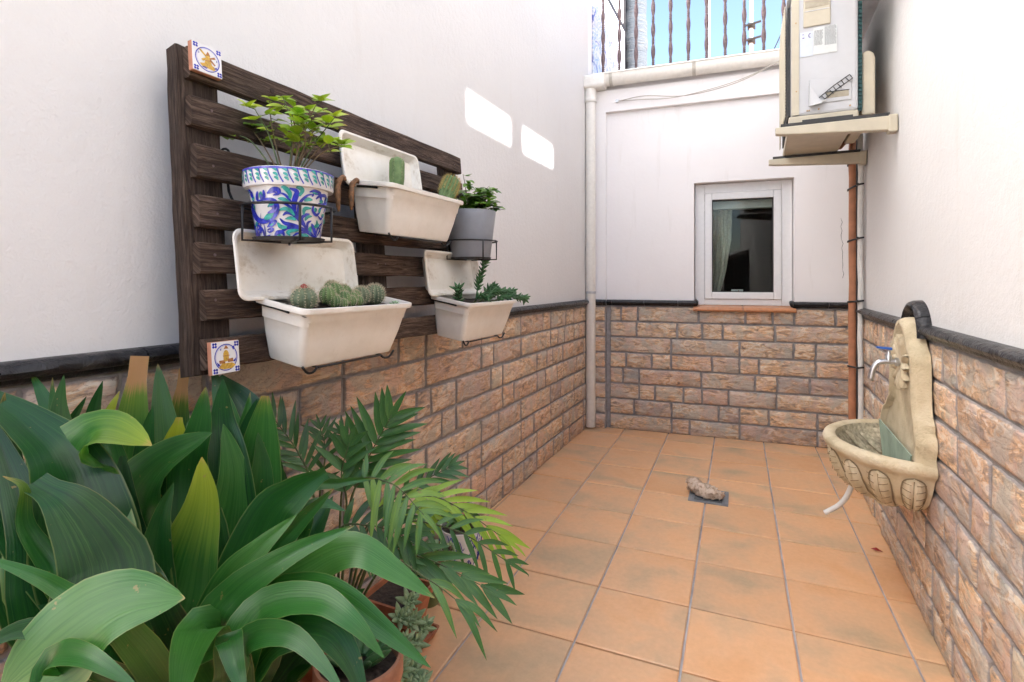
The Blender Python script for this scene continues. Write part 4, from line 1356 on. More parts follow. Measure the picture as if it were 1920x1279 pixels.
for proto, m_, l in ((p0, pmat(1.099, 1.129), lab['A'][0]), (t0, tmat(1.022, 1.295, 1.140), lab['A'][1]), (w0, pmat(1.099, 1.129), lab['A'][2])):
    proto.matrix_basis = m_
    proto['label'] = l

# ------------------------------------------------------------------ hanging pots
def pot_prof(rb, rt, h, rimr, rimh, t=.006):
    return [(0, 0), (rb, 0), (rb + .002, .004), (rt, h - rimh), (rimr - .002, h - rimh), (rimr, h - rimh + .004), (rimr, h - .004), (rimr - .003, h), (rimr - t, h), (rt - t, h - .02), (rt - t - .004, h - .03)]
BP = Vector((-1.020, .927, 1.277))
bpot = thing('flower_pot', BP, 'white ceramic pot painted with blue and green pomegranates', 'pot')
q = MB(); q.lathe(pot_prof(.0755, .098, .176, .1115, .046), BP, 48); q.build('body', 'glaze_white', bpot, angle=35)
q = MB(); q.lathe([(0, .150), (.095, .150)], BP, 24); q.build('soil', 'soil', bpot)
A0 = math.atan2(-BP.y, -BP.x)
def on_pot(ph, h, lift=.0009):
    """ph degrees right of the side facing the yard, h 0..1 up the body"""
    z = h * .128
    r = .0775 + (.098 - .0775) * h + lift
    a = A0 + R(ph)
    return BP + Vector((r * math.cos(a), r * math.sin(a), z))
def sk(x, y):
    y2 = y - .10 * (x - 690)
    h = (1095 - y2) / 700
    hw = 395 + 130 * h
    s = max(-.99, min(.99, (x - 680) / hw))
    return math.degrees(math.asin(s)), max(.005, min(.985, h))
lift_k = [0]
def stroke(q, pts, w, taper=True, fn=on_pot, conv=sk, wfac=.0000245):
    pts = [conv(*p) for p in pts]
    n = max(6, 4 * len(pts))
    path = smooth_path([(a, b, 0) for a, b in pts], n)
    lift_k[0] = (lift_k[0] + 1) % 40
    lf = .0007 + .00003 * lift_k[0]
    P3 = [fn(p.x, p.y, lf) for p in path]
    vs = []
    for i, p in enumerate(P3):
        t = (P3[min(i + 1, n)] - P3[max(i - 1, 0)])
        t = t.normalized() if t.length > 1e-7 else Vector((0, 0, 1))
        nr = Vector((p.x - BP.x, p.y - BP.y, 0)).normalized()
        sd = t.cross(nr).normalized()
        s = i / n
        ww = w * 1.0e-4 * (math.sin(math.pi * (.12 + .8 * s)) if taper else 1)
        vs += [p - sd * ww, p + sd * ww]
    q.add(vs, [(2 * i, 2 * i + 1, 2 * i + 3, 2 * i + 2) for i in range(n)])
def fan(q, pts, conv=sk):
    pp = [conv(*p) for p in pts]
    lift_k[0] = (lift_k[0] + 1) % 40
    lf = .0006 + .00003 * lift_k[0]
    cx = sum(p[0] for p in pp) / len(pp); cy = sum(p[1] for p in pp) / len(pp)
    vs = [on_pot(cx, cy, lf)] + [on_pot(a, b, lf) for a, b in pp]
    q.add(vs, [(0, i + 1, (i + 1) % len(pp) + 1) for i in range(len(pp))])
def ell(cx, cy, rx, ry, n=16, rot=0):
    return [(cx + rx * math.cos(2 * math.pi * k / n) * math.cos(rot) - ry * math.sin(2 * math.pi * k / n) * math.sin(rot), cy + rx * math.cos(2 * math.pi * k / n) * math.sin(rot) + ry * math.sin(2 * math.pi * k / n) * math.cos(rot)) for k in range(n)]
qb, qt, qv = MB(), MB(), MB()
B_ = [([(990, 1095), (880, 960), (760, 760), (650, 640), (545, 600)], 26), ([(985, 1095), (860, 990), (720, 920), (620, 880), (565, 815)], 34), ([(960, 1080), (850, 1000), (700, 945), (600, 985), (520, 1050)], 26),
      ([(800, 870), (720, 770), (650, 745), (600, 780)], 30), ([(745, 740), (740, 600), (770, 470), (680, 420)], 42), ([(760, 760), (690, 590), (620, 500), (540, 470)], 20), ([(990, 1095), (880, 950), (800, 840), (800, 640), (900, 520), (980, 500)], 26),
      ([(870, 920), (830, 830), (880, 780), (930, 770)], 26), ([(900, 1000), (900, 900), (950, 860)], 22), ([(1000, 1090), (980, 980), (950, 900)], 40), ([(1000, 1095), (1030, 960), (1090, 880)], 20), ([(1005, 1095), (1060, 980), (1110, 800)], 16),
      ([(410, 470), (470, 420), (540, 430), (545, 480), (480, 500)], 36), ([(930, 470), (1000, 450), (1080, 480), (1000, 500)], 24), ([(960, 530), (985, 490)], 20),
      ([(290, 420), (285, 500), (300, 560)], 34), ([(365, 415), (372, 500), (350, 560)], 30), ([(200, 400), (215, 440), (240, 500)], 44),
      ([(390, 1060), (370, 960), (330, 900), (280, 850)], 22), ([(400, 1060), (395, 960), (370, 850)], 10), ([(420, 920), (470, 850), (520, 850), (480, 910), (420, 910)], 20), ([(420, 960), (460, 940), (490, 960), (450, 990), (420, 970)], 20),
      ([(300, 940), (330, 930), (345, 970), (320, 990)], 24), ([(290, 1010), (320, 1000), (340, 1060)], 24), ([(510, 1050), (540, 1000), (600, 1010), (620, 1060)], 30), ([(700, 1085), (780, 1030), (900, 1030)], 16),
      ([(240, 520), (225, 640), (270, 760), (360, 830), (470, 800), (530, 700), (510, 590), (430, 545), (300, 550)], 44), ([(250, 530), (230, 620), (280, 760), (350, 820)], 60),
      ([(1010, 560), (1070, 510), (1150, 505), (1150, 600), (1040, 620)], 28), ([(980, 640), (970, 720), (1010, 780), (1060, 740)], 30), ([(1060, 700), (1110, 640), (1140, 660), (1110, 740)], 22), ([(1030, 790), (1070, 830), (1100, 780)], 22)]
T_ = [([(690, 560), (680, 480), (620, 410), (580, 400)], 46), ([(800, 530), (840, 450), (800, 390), (760, 380)], 44), ([(680, 600), (600, 560), (540, 550)], 38), ([(740, 790), (690, 720), (620, 690), (550, 710)], 40), ([(760, 850), (700, 820), (630, 830)], 36), ([(650, 945), (580, 930), (540, 870)], 42),
      ([(690, 1060), (660, 1010), (740, 990), (800, 990)], 34), ([(780, 1080), (860, 1060), (920, 1090)], 40), ([(850, 780), (870, 700), (950, 690)], 38), ([(860, 590), (910, 570), (970, 575)], 40), ([(870, 860), (900, 810), (960, 800)], 34), ([(940, 1060), (930, 980), (960, 940)], 40),
      ([(330, 430), (330, 530)], 46), ([(250, 590), (255, 680)], 44), ([(430, 600), (490, 580), (420, 650)], 50), ([(380, 800), (440, 770), (490, 720)], 60), ([(300, 830), (270, 880)], 44), ([(440, 890), (490, 870)], 34), ([(960, 460), (1040, 480)], 40), ([(1060, 590), (1110, 580)], 44), ([(1000, 680), (1010, 740)], 44), ([(1080, 800), (1120, 760)], 40), ([(1020, 950), (1020, 850)], 34), ([(540, 1050), (580, 1040)], 30), ([(320, 1040), (310, 1020)], 26), ([(1150, 560), (1170, 540)], 36)]
for pts, w in B_: stroke(qb, pts, w * 1.6)
for pts, w in T_: stroke(qt, pts, w * 1.3)
for pts, w in (([(440, 640), (500, 640), (490, 700), (420, 730)], 60), ([(430, 470), (480, 450), (520, 470)], 30), ([(330, 460), (345, 540)], 26), ([(460, 870), (500, 850)], 22), ([(450, 960), (480, 955)], 22), ([(420, 1035), (465, 1030)], 14)): stroke(qv, pts, w * 1.1)
# the same sprays on the sides turned away
for sh in (118, -118):
    for src, q in ((B_, qb), (T_, qt)):
        for pts, w in src[:20]:
            stroke(q, pts, w * 1.2, conv=lambda x, y, s_=sh: (sk(x, y)[0] + s_, sk(x, y)[1]))
# rim
def on_rim(ph, h, lift=.0009):
    a = A0 + R(ph); r = .1115 + lift
    return BP + Vector((r * math.cos(a), r * math.sin(a), .133 + .040 * h))
for k in range(30):
    ph = k * 12
    stroke(qb, [(ph - 3, .98), (ph, .5), (ph + 5, .05)], 16, False, on_rim, lambda a, b: (a, b))
    for j, hh in enumerate((.8, .5, .25)):
        stroke(qt, [(ph + 3 + j * 1.5, hh + .12), (ph + 7 + j, hh + .06), (ph + 9 + j, hh - .08)], 34, True, on_rim, lambda a, b: (a, b))
stroke(qv, [(a, .96) for a in range(-180, 181, 12)], 26, False, on_rim, lambda a, b: (a, b))
qb.build('blue_brushwork', 'paint_blue', bpot); qt.build('green_brushwork', 'paint_teal', bpot); qv.build('violet_brushwork', 'paint_violet', bpot)
bpot.scale = (.9, .9, .9)

def ring_holder(c, r, zring, zbot, back, label, wires, rr=.0031):
    t = thing('pot_ring', (c.x, c.y, zbot), label, 'holder')
    q = MB(); q.tube([(c.x + r * math.cos(R(a)), c.y + r * math.sin(R(a)), zring) for a in range(0, 361, 12)], rr, 6); q.build('ring', 'black_wire', t, smooth=True)
    for a in wires:
        p = Vector((c.x + r * math.cos(R(a)), c.y + r * math.sin(R(a)), zring))
        q = MB(); q.tube([p, (p.x, p.y, zbot - .003), (c.x + .02 * math.cos(R(a)), c.y + .02 * math.sin(R(a)), zbot - .004)], rr, 6); q.build('upright', 'black_wire', t, smooth=True)
    q = MB(); q.tube(smooth_path([(c.x - r, c.y + back, zring), (-1.155, c.y + back, zring + .05), (-1.150, c.y + back, zring + .13), (-1.175, c.y + back, zring + .145), (-1.188, c.y + back, zring + .12)], 14), rr, 6); q.build('hook', 'black_wire', t, smooth=True)
    q = MB(); q.lathe([(0, -.002), (r * .74, -.002), (r * .78, .006), (r * .74, .0)], (c.x, c.y, zbot - .0005), 20); q.build('saucer', 'gasket', t)
A0d = math.degrees(A0)
ring_holder(BP, .1045, BP.z + .076, BP.z - .001, -.06, 'black wire ring holding the painted blue and white pot', (A0d - 70, A0d + 12, A0d + 62, A0d + 180))
GP = Vector((-1.035, 1.835, 1.268))
gpot = thing('flower_pot', GP, 'plain grey plastic pot with a leafy rose beside the upper planter', 'pot')
q = MB(); q.lathe([(0, 0), (.074, 0), (.0765, .003), (.0985, .182), (.0985, .186), (.094, .186), (.092, .165)], GP, 40); q.build('body', 'grey_pot', gpot, angle=40)
q = MB(); q.lathe([(0, .165), (.092, .165)], GP, 24); q.build('soil', 'soil', gpot)
ring_holder(GP, .104, GP.z + .068, GP.z - .001, 0, 'black wire ring holding the plain grey pot', (A0d - 80, A0d + 8, A0d + 55, A0d + 150))

# dried pods hanging from the upper planter
for k, (y, x, ln, cv, lb) in enumerate(((1.155, -1.075, .098, -.012, 'longer dried brown pod hanging left of the upper planter'), (1.205, -1.07, .088, -.016, 'darker dried pod hanging against the upper planter'))):
    q = MB(); pts = smooth_path([(x, y + .024, 1.468), (x, y + .010, 1.474), (x, y - .006, 1.458), (x + .003, y - .012, 1.43), (x + .006, y + cv, 1.472 - ln)], 14)
    q.tube(pts, [.003, .005] + [.0078 + .001 * math.sin(i * 1.7) for i in range(11)] + [.006, .003], 8)
    tag(q.build('dried_pod', 'pod_brown', smooth=True), lb, 'pod', 'dried pods')
ASPIDISTRA = [
  ([(-0.991,0.708,0.251),(-1.074,0.658,0.492),(-1.181,0.663,0.735),(-1.199,0.677,0.884),(-1.206,0.696,1.019)],0.0436,0,0.62,0.55,0.12,0.35),
  ([(-0.981,0.712,0.251),(-1.051,0.691,0.511),(-1.148,0.723,0.753),(-1.192,0.735,0.895),(-1.222,0.743,0.995)],0.0426,10,0.50,0.10,0.20,0.00),
  ([(-0.976,0.715,0.251),(-1.036,0.708,0.504),(-1.149,0.755,0.742),(-1.189,0.770,0.863),(-1.187,0.781,0.980)],0.0331,-10,0.22,0.50,0.20,0.30),
  ([(-0.969,0.718,0.251),(-1.007,0.722,0.504),(-1.048,0.802,0.742),(-1.091,0.815,0.863),(-1.135,0.817,0.966)],0.0452,-15,0.57,0.00,0.20,0.15),
  ([(-0.965,0.720,0.251),(-0.987,0.731,0.504),(-1.030,0.789,0.749),(-1.039,0.818,0.845),(-1.043,0.838,0.929)],0.0296,0,0.50,0.10,0.30,0.00),
  ([(-0.963,0.721,0.251),(-0.941,0.709,0.509),(-0.948,0.750,0.667),(-0.950,0.782,0.798),(-0.954,0.802,0.936)],0.0599,8,0.53,0.25,0.12,0.12),
  ([(-0.971,0.717,0.251),(-0.988,0.698,0.523),(-0.999,0.726,0.743),(-1.018,0.728,0.848),(-1.051,0.723,0.934)],0.0492,-20,0.53,0.50,0.25,0.00),
  ([(-0.968,0.718,0.251),(-0.928,0.671,0.544),(-0.937,0.700,0.691),(-0.942,0.719,0.797),(-0.970,0.717,0.895)],0.0474,5,0.53,0.08,0.10,0.00),
  ([(-0.984,0.711,0.251),(-0.916,0.588,0.549),(-0.923,0.607,0.658),(-0.905,0.626,0.777),(-0.913,0.633,0.862)],0.0596,0,0.57,0.75,0.12,0.00),
  ([(-0.991,0.708,0.251),(-1.023,0.626,0.554),(-1.049,0.647,0.763),(-1.050,0.669,0.850),(-1.050,0.680,0.908)],0.0527,10,0.50,0.80,0.15,0.10),
  ([(-1.005,0.701,0.251),(-1.000,0.549,0.586),(-1.024,0.571,0.738),(-1.001,0.603,0.831),(-0.915,0.654,0.900)],0.0913,-25,0.35,0.05,0.25,0.00),
  ([(-1.016,0.696,0.251),(-0.974,0.495,0.642),(-1.029,0.491,0.797),(-1.032,0.501,0.891),(-0.973,0.506,0.935),(-0.861,0.514,0.923)],0.0819,-15,0.57,0.50,0.12,0.00),
  ([(-1.008,0.700,0.251),(-0.877,0.474,0.656),(-0.895,0.465,0.760),(-0.942,0.443,0.840),(-0.992,0.420,0.876)],0.0753,30,0.16,0.00,0.12,0.25),
  ([(-1.022,0.693,0.251),(-0.905,0.439,0.692),(-0.944,0.421,0.763),(-0.977,0.405,0.821),(-0.979,0.404,0.876),(-0.995,0.386,0.897)],0.0245,20,0.32,0.30,0.35,0.00),
  ([(-1.012,0.698,0.251),(-0.947,0.496,0.648),(-1.025,0.482,0.863),(-1.093,0.461,0.939),(-1.189,0.417,1.009)],0.0663,20,0.18,0.00,0.30,0.00),
  ([(-1.020,0.694,0.251),(-1.036,0.510,0.617),(-1.141,0.527,0.888),(-1.194,0.524,0.961),(-1.244,0.523,1.009)],0.0307,15,0.32,0.12,0.20,0.00),
  ([(-1.024,0.692,0.251),(-1.052,0.503,0.617),(-1.136,0.518,0.872),(-1.169,0.525,0.934),(-1.183,0.530,1.002)],0.0207,0,0.36,0.15,0.20,0.00),
  ([(-1.003,0.702,0.251),(-1.078,0.601,0.524),(-1.200,0.610,0.826),(-1.228,0.619,0.906),(-1.222,0.633,0.975)],0.0352,10,0.23,0.06,0.20,0.00),
  ([(-1.003,0.702,0.251),(-1.078,0.601,0.524),(-1.157,0.597,0.825),(-1.163,0.605,0.895),(-1.158,0.630,0.960)],0.0405,-20,0.40,0.70,0.20,0.00),
  ([(-1.012,0.698,0.251),(-1.058,0.555,0.557),(-1.201,0.544,0.836),(-1.190,0.560,0.903),(-1.172,0.579,0.958)],0.0292,0,0.20,0.00,0.20,0.00),
  ([(-0.999,0.704,0.251),(-0.954,0.548,0.590),(-1.009,0.556,0.738),(-1.023,0.560,0.809),(-1.033,0.567,0.867)],0.0425,5,0.14,0.06,0.20,0.10),
  ([(-0.892,0.313,0.588),(-0.855,0.329,0.664),(-0.804,0.364,0.717),(-0.753,0.410,0.759),(-0.686,0.452,0.762)],0.0572,-14,0.60,0.10,0.04,0.00),
  ([(-1.001,0.703,0.251),(-0.791,0.448,0.680),(-0.855,0.396,0.759),(-0.885,0.371,0.789),(-0.933,0.337,0.819)],0.0214,0,0.52,0.00,0.30,0.00),
  ([(-0.961,0.722,0.251),(-0.842,0.645,0.441),(-0.831,0.606,0.558),(-0.787,0.549,0.636),(-0.730,0.487,0.647),(-0.667,0.428,0.630)],0.0471,0,0.57,0.00,0.06,0.00),
  ([(-0.961,0.722,0.251),(-0.752,0.576,0.537),(-0.724,0.545,0.639),(-0.681,0.521,0.636),(-0.629,0.501,0.600)],0.0305,0,0.36,0.00,0.20,0.00),
  ([(-0.971,0.717,0.251),(-0.875,0.618,0.524),(-0.842,0.634,0.650),(-0.795,0.655,0.710),(-0.743,0.691,0.766)],0.0345,20,0.57,0.08,0.25,0.00),
  ([(-0.969,0.718,0.251),(-0.839,0.602,0.572),(-0.806,0.617,0.649),(-0.720,0.657,0.716),(-0.637,0.718,0.756)],0.0298,10,0.48,0.10,0.25,0.00),
  ([(-0.959,0.723,0.251),(-0.887,0.690,0.524),(-0.875,0.740,0.702),(-0.843,0.776,0.756),(-0.798,0.819,0.792)],0.0628,25,0.32,0.00,0.15,0.20),
  ([(-0.961,0.722,0.251),(-0.869,0.665,0.544),(-0.824,0.697,0.665),(-0.779,0.729,0.730),(-0.727,0.765,0.790)],0.0288,35,0.30,0.12,0.45,0.00),
  ([(-0.952,0.725,0.251),(-0.834,0.682,0.573),(-0.738,0.715,0.664),(-0.650,0.734,0.705),(-0.573,0.748,0.678),(-0.499,0.760,0.643)],0.0388,5,0.65,0.14,0.15,0.00),
  ([(-0.948,0.727,0.251),(-0.774,0.654,0.595),(-0.700,0.667,0.651),(-0.628,0.678,0.652),(-0.545,0.684,0.621),(-0.460,0.690,0.583)],0.0307,5,0.48,0.08,0.30,0.00),
  ([(-0.961,0.722,0.251),(-0.770,0.590,0.556),(-0.731,0.608,0.646),(-0.638,0.629,0.676),(-0.563,0.631,0.661),(-0.506,0.636,0.619)],0.0342,0,0.50,0.00,0.15,0.00),
  ([(-0.963,0.721,0.251),(-0.742,0.559,0.560),(-0.698,0.557,0.639),(-0.620,0.561,0.667),(-0.555,0.558,0.650),(-0.500,0.550,0.622)],0.0238,14,0.36,0.05,0.15,0.00),
  ([(-0.961,0.722,0.251),(-0.788,0.603,0.515),(-0.724,0.622,0.601),(-0.638,0.641,0.623),(-0.585,0.643,0.598),(-0.535,0.633,0.543)],0.0417,0,0.23,0.00,0.20,0.00),
  ([(-0.959,0.723,0.251),(-0.869,0.676,0.518),(-0.823,0.720,0.595),(-0.777,0.741,0.627),(-0.700,0.755,0.611)],0.0331,0,0.36,0.05,0.25,0.00),
  ([(-0.954,0.725,0.251),(-0.903,0.726,0.498),(-0.865,0.810,0.729),(-0.814,0.878,0.747),(-0.758,0.926,0.749)],0.0195,30,0.40,0.20,0.40,0.00),
  ([(-0.957,0.724,0.251),(-0.895,0.708,0.511),(-0.853,0.772,0.677),(-0.815,0.812,0.727),(-0.763,0.836,0.712)],0.0325,0,0.30,0.00,0.20,0.00),
  ([(-1.001,0.703,0.251),(-1.069,0.605,0.524),(-1.109,0.653,0.719),(-1.135,0.663,0.830),(-1.138,0.683,0.923)],0.0380,15,0.29,0.05,0.20,0.00),
  ([(-0.978,0.714,0.251),(-0.988,0.665,0.511),(-1.041,0.706,0.689),(-1.065,0.717,0.801),(-1.093,0.726,0.884)],0.0387,-10,0.24,0.05,0.20,0.00),
  ([(-1.012,0.698,0.251),(-1.025,0.537,0.577),(-1.100,0.546,0.724),(-1.145,0.547,0.813),(-1.180,0.553,0.891)],0.0354,0,0.27,0.10,0.20,0.00),
  ([(-0.957,0.724,0.251),(-0.921,0.729,0.492),(-0.917,0.775,0.651),(-0.922,0.806,0.738),(-0.935,0.822,0.810)],0.0349,10,0.36,0.12,0.20,0.00),
  ([(-1.035,0.687,0.251),(-1.020,0.451,0.629),(-1.083,0.444,0.789),(-1.133,0.443,0.868),(-1.144,0.449,0.945)],0.0371,-10,0.22,0.00,0.25,0.00),
  ([(-0.991,0.708,0.251),(-0.921,0.564,0.545),(-0.929,0.560,0.680),(-0.931,0.570,0.766),(-0.920,0.586,0.831)],0.0365,10,0.22,0.00,0.25,0.00),
  ([(-0.954,0.725,0.251),(-0.842,0.677,0.525),(-0.776,0.708,0.612),(-0.710,0.739,0.661),(-0.639,0.772,0.676)],0.0312,10,0.33,0.10,0.25,0.00),
  ([(-0.957,0.724,0.251),(-0.807,0.639,0.521),(-0.708,0.663,0.617),(-0.620,0.682,0.630),(-0.536,0.699,0.603)],0.0247,5,0.36,0.08,0.25,0.00),
  ([(-0.963,0.721,0.251),(-1.013,0.763,0.479),(-1.048,0.857,0.723),(-1.094,0.880,0.860),(-1.170,0.856,0.952)],0.0582,-10,0.22,0.00,0.20,0.10),
  ([(-0.961,0.722,0.251),(-0.985,0.754,0.492),(-0.912,0.832,0.627),(-0.905,0.847,0.692),(-0.963,0.842,0.742)],0.0439,0,0.36,0.00,0.20,0.10),
  ([(-0.991,0.708,0.251),(-0.880,0.539,0.599),(-0.910,0.525,0.694),(-0.939,0.511,0.746),(-0.997,0.484,0.772)],0.0432,0,0.14,0.00,0.20,0.00),
  ([(-0.984,0.711,0.251),(-0.996,0.639,0.504),(-1.064,0.651,0.697),(-1.109,0.653,0.783),(-1.133,0.641,0.826)],0.0479,0,0.13,0.00,0.20,0.00),
  ([(-0.974,0.716,0.251),(-0.903,0.627,0.509),(-0.963,0.599,0.643),(-1.008,0.589,0.734),(-1.032,0.589,0.768)],0.0434,0,0.12,0.00,0.20,0.00),
  ([(-1.029,0.690,0.251),(-0.950,0.440,0.639),(-1.018,0.430,0.791),(-1.073,0.426,0.882),(-1.130,0.422,0.962)],0.0380,0,0.16,0.00,0.20,0.00),
  ([(-0.963,0.721,0.251),(-0.905,0.681,0.474),(-0.960,0.711,0.576),(-1.007,0.722,0.689),(-1.055,0.722,0.768)],0.0488,0,0.12,0.00,0.20,0.00),
  ([(-1.012,0.698,0.251),(-0.824,0.432,0.613),(-0.831,0.385,0.707),(-0.857,0.351,0.734),(-0.864,0.303,0.728)],0.0341,0,0.22,0.00,0.20,0.00),
  ([(-1.022,0.693,0.251),(-0.812,0.394,0.616),(-0.795,0.357,0.708),(-0.713,0.351,0.742),(-0.636,0.366,0.720)],0.0280,0,0.36,0.00,0.20,0.00),
  ([(-1.020,0.694,0.251),(-0.966,0.476,0.612),(-1.055,0.446,0.810),(-1.073,0.426,0.857),(-1.114,0.397,0.869)],0.0337,0,0.24,0.00,0.20,0.00),
  ([(-0.948,0.727,0.251),(-0.841,0.711,0.474),(-0.894,0.731,0.592),(-0.892,0.754,0.666),(-0.864,0.789,0.743)],0.0319,0,0.29,0.00,0.20,0.00),
  ([(-1.013,0.697,0.251),(-0.914,0.475,0.636),(-1.121,0.423,0.837),(-1.140,0.436,0.925),(-1.142,0.446,0.994)],0.0364,29,0.16,0.20,0.16,0.00),
  ([(-1.010,0.699,0.251),(-0.927,0.494,0.621),(-1.094,0.460,0.788),(-1.146,0.458,0.878),(-1.144,0.470,0.948)],0.0369,-13,0.18,0.20,0.16,0.00),
  ([(-1.005,0.701,0.251),(-0.951,0.522,0.598),(-1.120,0.487,0.769),(-1.152,0.495,0.863),(-1.178,0.493,0.936)],0.0414,-24,0.36,0.20,0.16,0.00),
  ([(-1.004,0.701,0.251),(-0.956,0.528,0.592),(-1.115,0.498,0.743),(-1.154,0.502,0.838),(-1.170,0.506,0.911)],0.0435,-4,0.18,0.20,0.16,0.00),
  ([(-1.001,0.703,0.251),(-0.970,0.552,0.574),(-1.113,0.529,0.830),(-1.158,0.530,0.930),(-1.164,0.539,1.006)],0.0463,-21,0.30,0.05,0.16,0.00),
  ([(-0.997,0.705,0.251),(-0.969,0.565,0.566),(-1.136,0.532,0.760),(-1.147,0.549,0.860),(-1.153,0.557,0.936)],0.0459,-18,0.22,0.05,0.16,0.00),
  ([(-0.993,0.707,0.251),(-0.999,0.601,0.536),(-1.155,0.572,0.693),(-1.170,0.588,0.797),(-1.192,0.588,0.877)],0.0452,-27,0.30,0.20,0.16,0.00),
  ([(-0.990,0.708,0.251),(-0.947,0.582,0.562),(-1.055,0.576,0.749),(-1.092,0.581,0.849),(-1.113,0.582,0.926)],0.0507,7,0.33,0.20,0.16,0.00),
  ([(-0.987,0.709,0.251),(-0.941,0.591,0.559),(-1.057,0.581,0.684),(-1.090,0.587,0.784),(-1.090,0.598,0.860)],0.0423,-2,0.23,0.20,0.16,0.00),
  ([(-0.983,0.711,0.251),(-1.042,0.675,0.480),(-1.158,0.665,0.579),(-1.182,0.676,0.691),(-1.208,0.674,0.777)],0.0422,-19,0.30,0.10,0.16,0.00),
  ([(-0.981,0.712,0.251),(-0.943,0.618,0.542),(-1.019,0.627,0.611),(-1.071,0.625,0.712),(-1.072,0.635,0.790)],0.0497,-5,0.37,0.35,0.16,0.00),
  ([(-0.979,0.713,0.251),(-0.910,0.604,0.559),(-1.005,0.604,0.679),(-1.027,0.616,0.778),(-1.014,0.633,0.854)],0.0493,0,0.15,0.20,0.16,0.00),
  ([(-0.976,0.714,0.251),(-0.940,0.640,0.530),(-1.005,0.654,0.615),(-1.050,0.655,0.718),(-1.074,0.655,0.798)],0.0530,3,0.37,0.35,0.16,0.00),
  ([(-0.971,0.717,0.251),(-0.918,0.651,0.529),(-0.994,0.660,0.784),(-0.991,0.683,0.891),(-0.990,0.694,0.972)],0.0530,-9,0.30,0.20,0.16,0.00),
  ([(-0.968,0.718,0.251),(-1.023,0.739,0.446),(-1.062,0.765,0.545),(-1.100,0.769,0.662),(-1.111,0.775,0.752)],0.0519,21,0.21,0.10,0.16,0.00),
  ([(-0.968,0.718,0.251),(-1.047,0.760,0.427),(-1.091,0.783,0.534),(-1.130,0.787,0.655),(-1.146,0.791,0.747)],0.0556,4,0.32,0.35,0.16,0.00),
  ([(-0.964,0.720,0.251),(-0.926,0.690,0.503),(-0.957,0.719,0.784),(-0.987,0.728,0.895),(-0.995,0.735,0.980)],0.0525,-7,0.20,0.05,0.16,0.00),
  ([(-0.959,0.722,0.251),(-0.987,0.766,0.440),(-0.986,0.811,0.705),(-1.018,0.817,0.826),(-1.013,0.831,0.918)],0.0596,-3,0.16,0.05,0.16,0.00),
  ([(-0.957,0.723,0.251),(-0.919,0.723,0.485),(-0.935,0.759,0.665),(-0.939,0.780,0.777),(-0.953,0.784,0.863)],0.0412,20,0.33,0.05,0.16,0.00),
  ([(-0.953,0.725,0.251),(-1.005,0.819,0.403),(-1.002,0.865,0.560),(-1.015,0.881,0.685),(-1.017,0.891,0.780)],0.0634,-24,0.17,0.20,0.16,0.00),
]
FRONDS = [
  ([(-1.063,1.126,0.172),(-1.081,1.063,0.605),(-1.117,1.046,0.719),(-1.182,1.016,0.819)],0.1154,0.0064,0.30,0.15,9,45),
  ([(-1.059,1.128,0.172),(-1.050,1.165,0.528),(-1.002,1.188,0.678),(-0.941,1.216,0.802)],0.1496,0.0117,0.42,0.10,9,55),
  ([(-1.059,1.128,0.172),(-1.015,1.116,0.554),(-1.028,1.110,0.655),(-1.008,1.119,0.742)],0.1064,0.0095,0.40,0.20,5,50),
  ([(-1.059,1.128,0.172),(-0.960,1.075,0.622),(-0.847,1.084,0.671),(-0.745,1.087,0.608)],0.1153,0.0080,0.62,0.50,9,75),
  ([(-1.056,1.130,0.172),(-0.989,1.194,0.513),(-0.866,1.251,0.573),(-0.770,1.296,0.540),(-0.654,1.350,0.453)],0.1386,0.0074,0.97,0.25,9,28),
  ([(-1.057,1.129,0.172),(-0.922,1.093,0.455),(-0.785,1.134,0.473),(-0.613,1.182,0.407)],0.1351,0.0109,0.40,0.15,6,22),
  ([(-1.055,1.130,0.172),(-0.910,1.142,0.506),(-0.755,1.215,0.520),(-0.600,1.287,0.423)],0.0918,0.0064,0.42,0.35,8,50),
  ([(-1.061,1.127,0.172),(-0.983,1.042,0.520),(-0.896,1.061,0.564),(-0.786,1.090,0.540)],0.1158,0.0087,0.30,0.45,8,60),
  ([(-1.063,1.126,0.172),(-1.148,1.153,0.515),(-1.141,1.167,0.681),(-1.163,1.168,0.755)],0.0787,0.0057,0.36,0.20,7,45),
  ([(-1.060,1.128,0.172),(-1.106,1.194,0.553),(-1.085,1.215,0.674),(-1.114,1.202,0.737)],0.0865,0.0064,0.34,0.20,6,45),
  ([(-1.054,1.130,0.172),(-1.011,1.294,0.484),(-0.932,1.375,0.566),(-0.875,1.423,0.600)],0.0920,0.0075,0.38,0.20,6,40),
  ([(-1.055,1.130,0.172),(-0.833,1.046,0.484),(-0.705,1.040,0.485),(-0.614,1.038,0.453)],0.1053,0.0074,0.50,0.75,2,22),
  ([(-1.057,1.129,0.172),(-1.030,1.197,0.458),(-0.937,1.273,0.522),(-0.872,1.315,0.494)],0.1009,0.0083,0.88,0.10,5,40),
  ([(-1.065,1.126,0.172),(-1.166,1.111,0.498),(-1.205,1.071,0.581),(-1.228,1.038,0.633)],0.0944,0.0066,0.30,0.30,6,50),
]
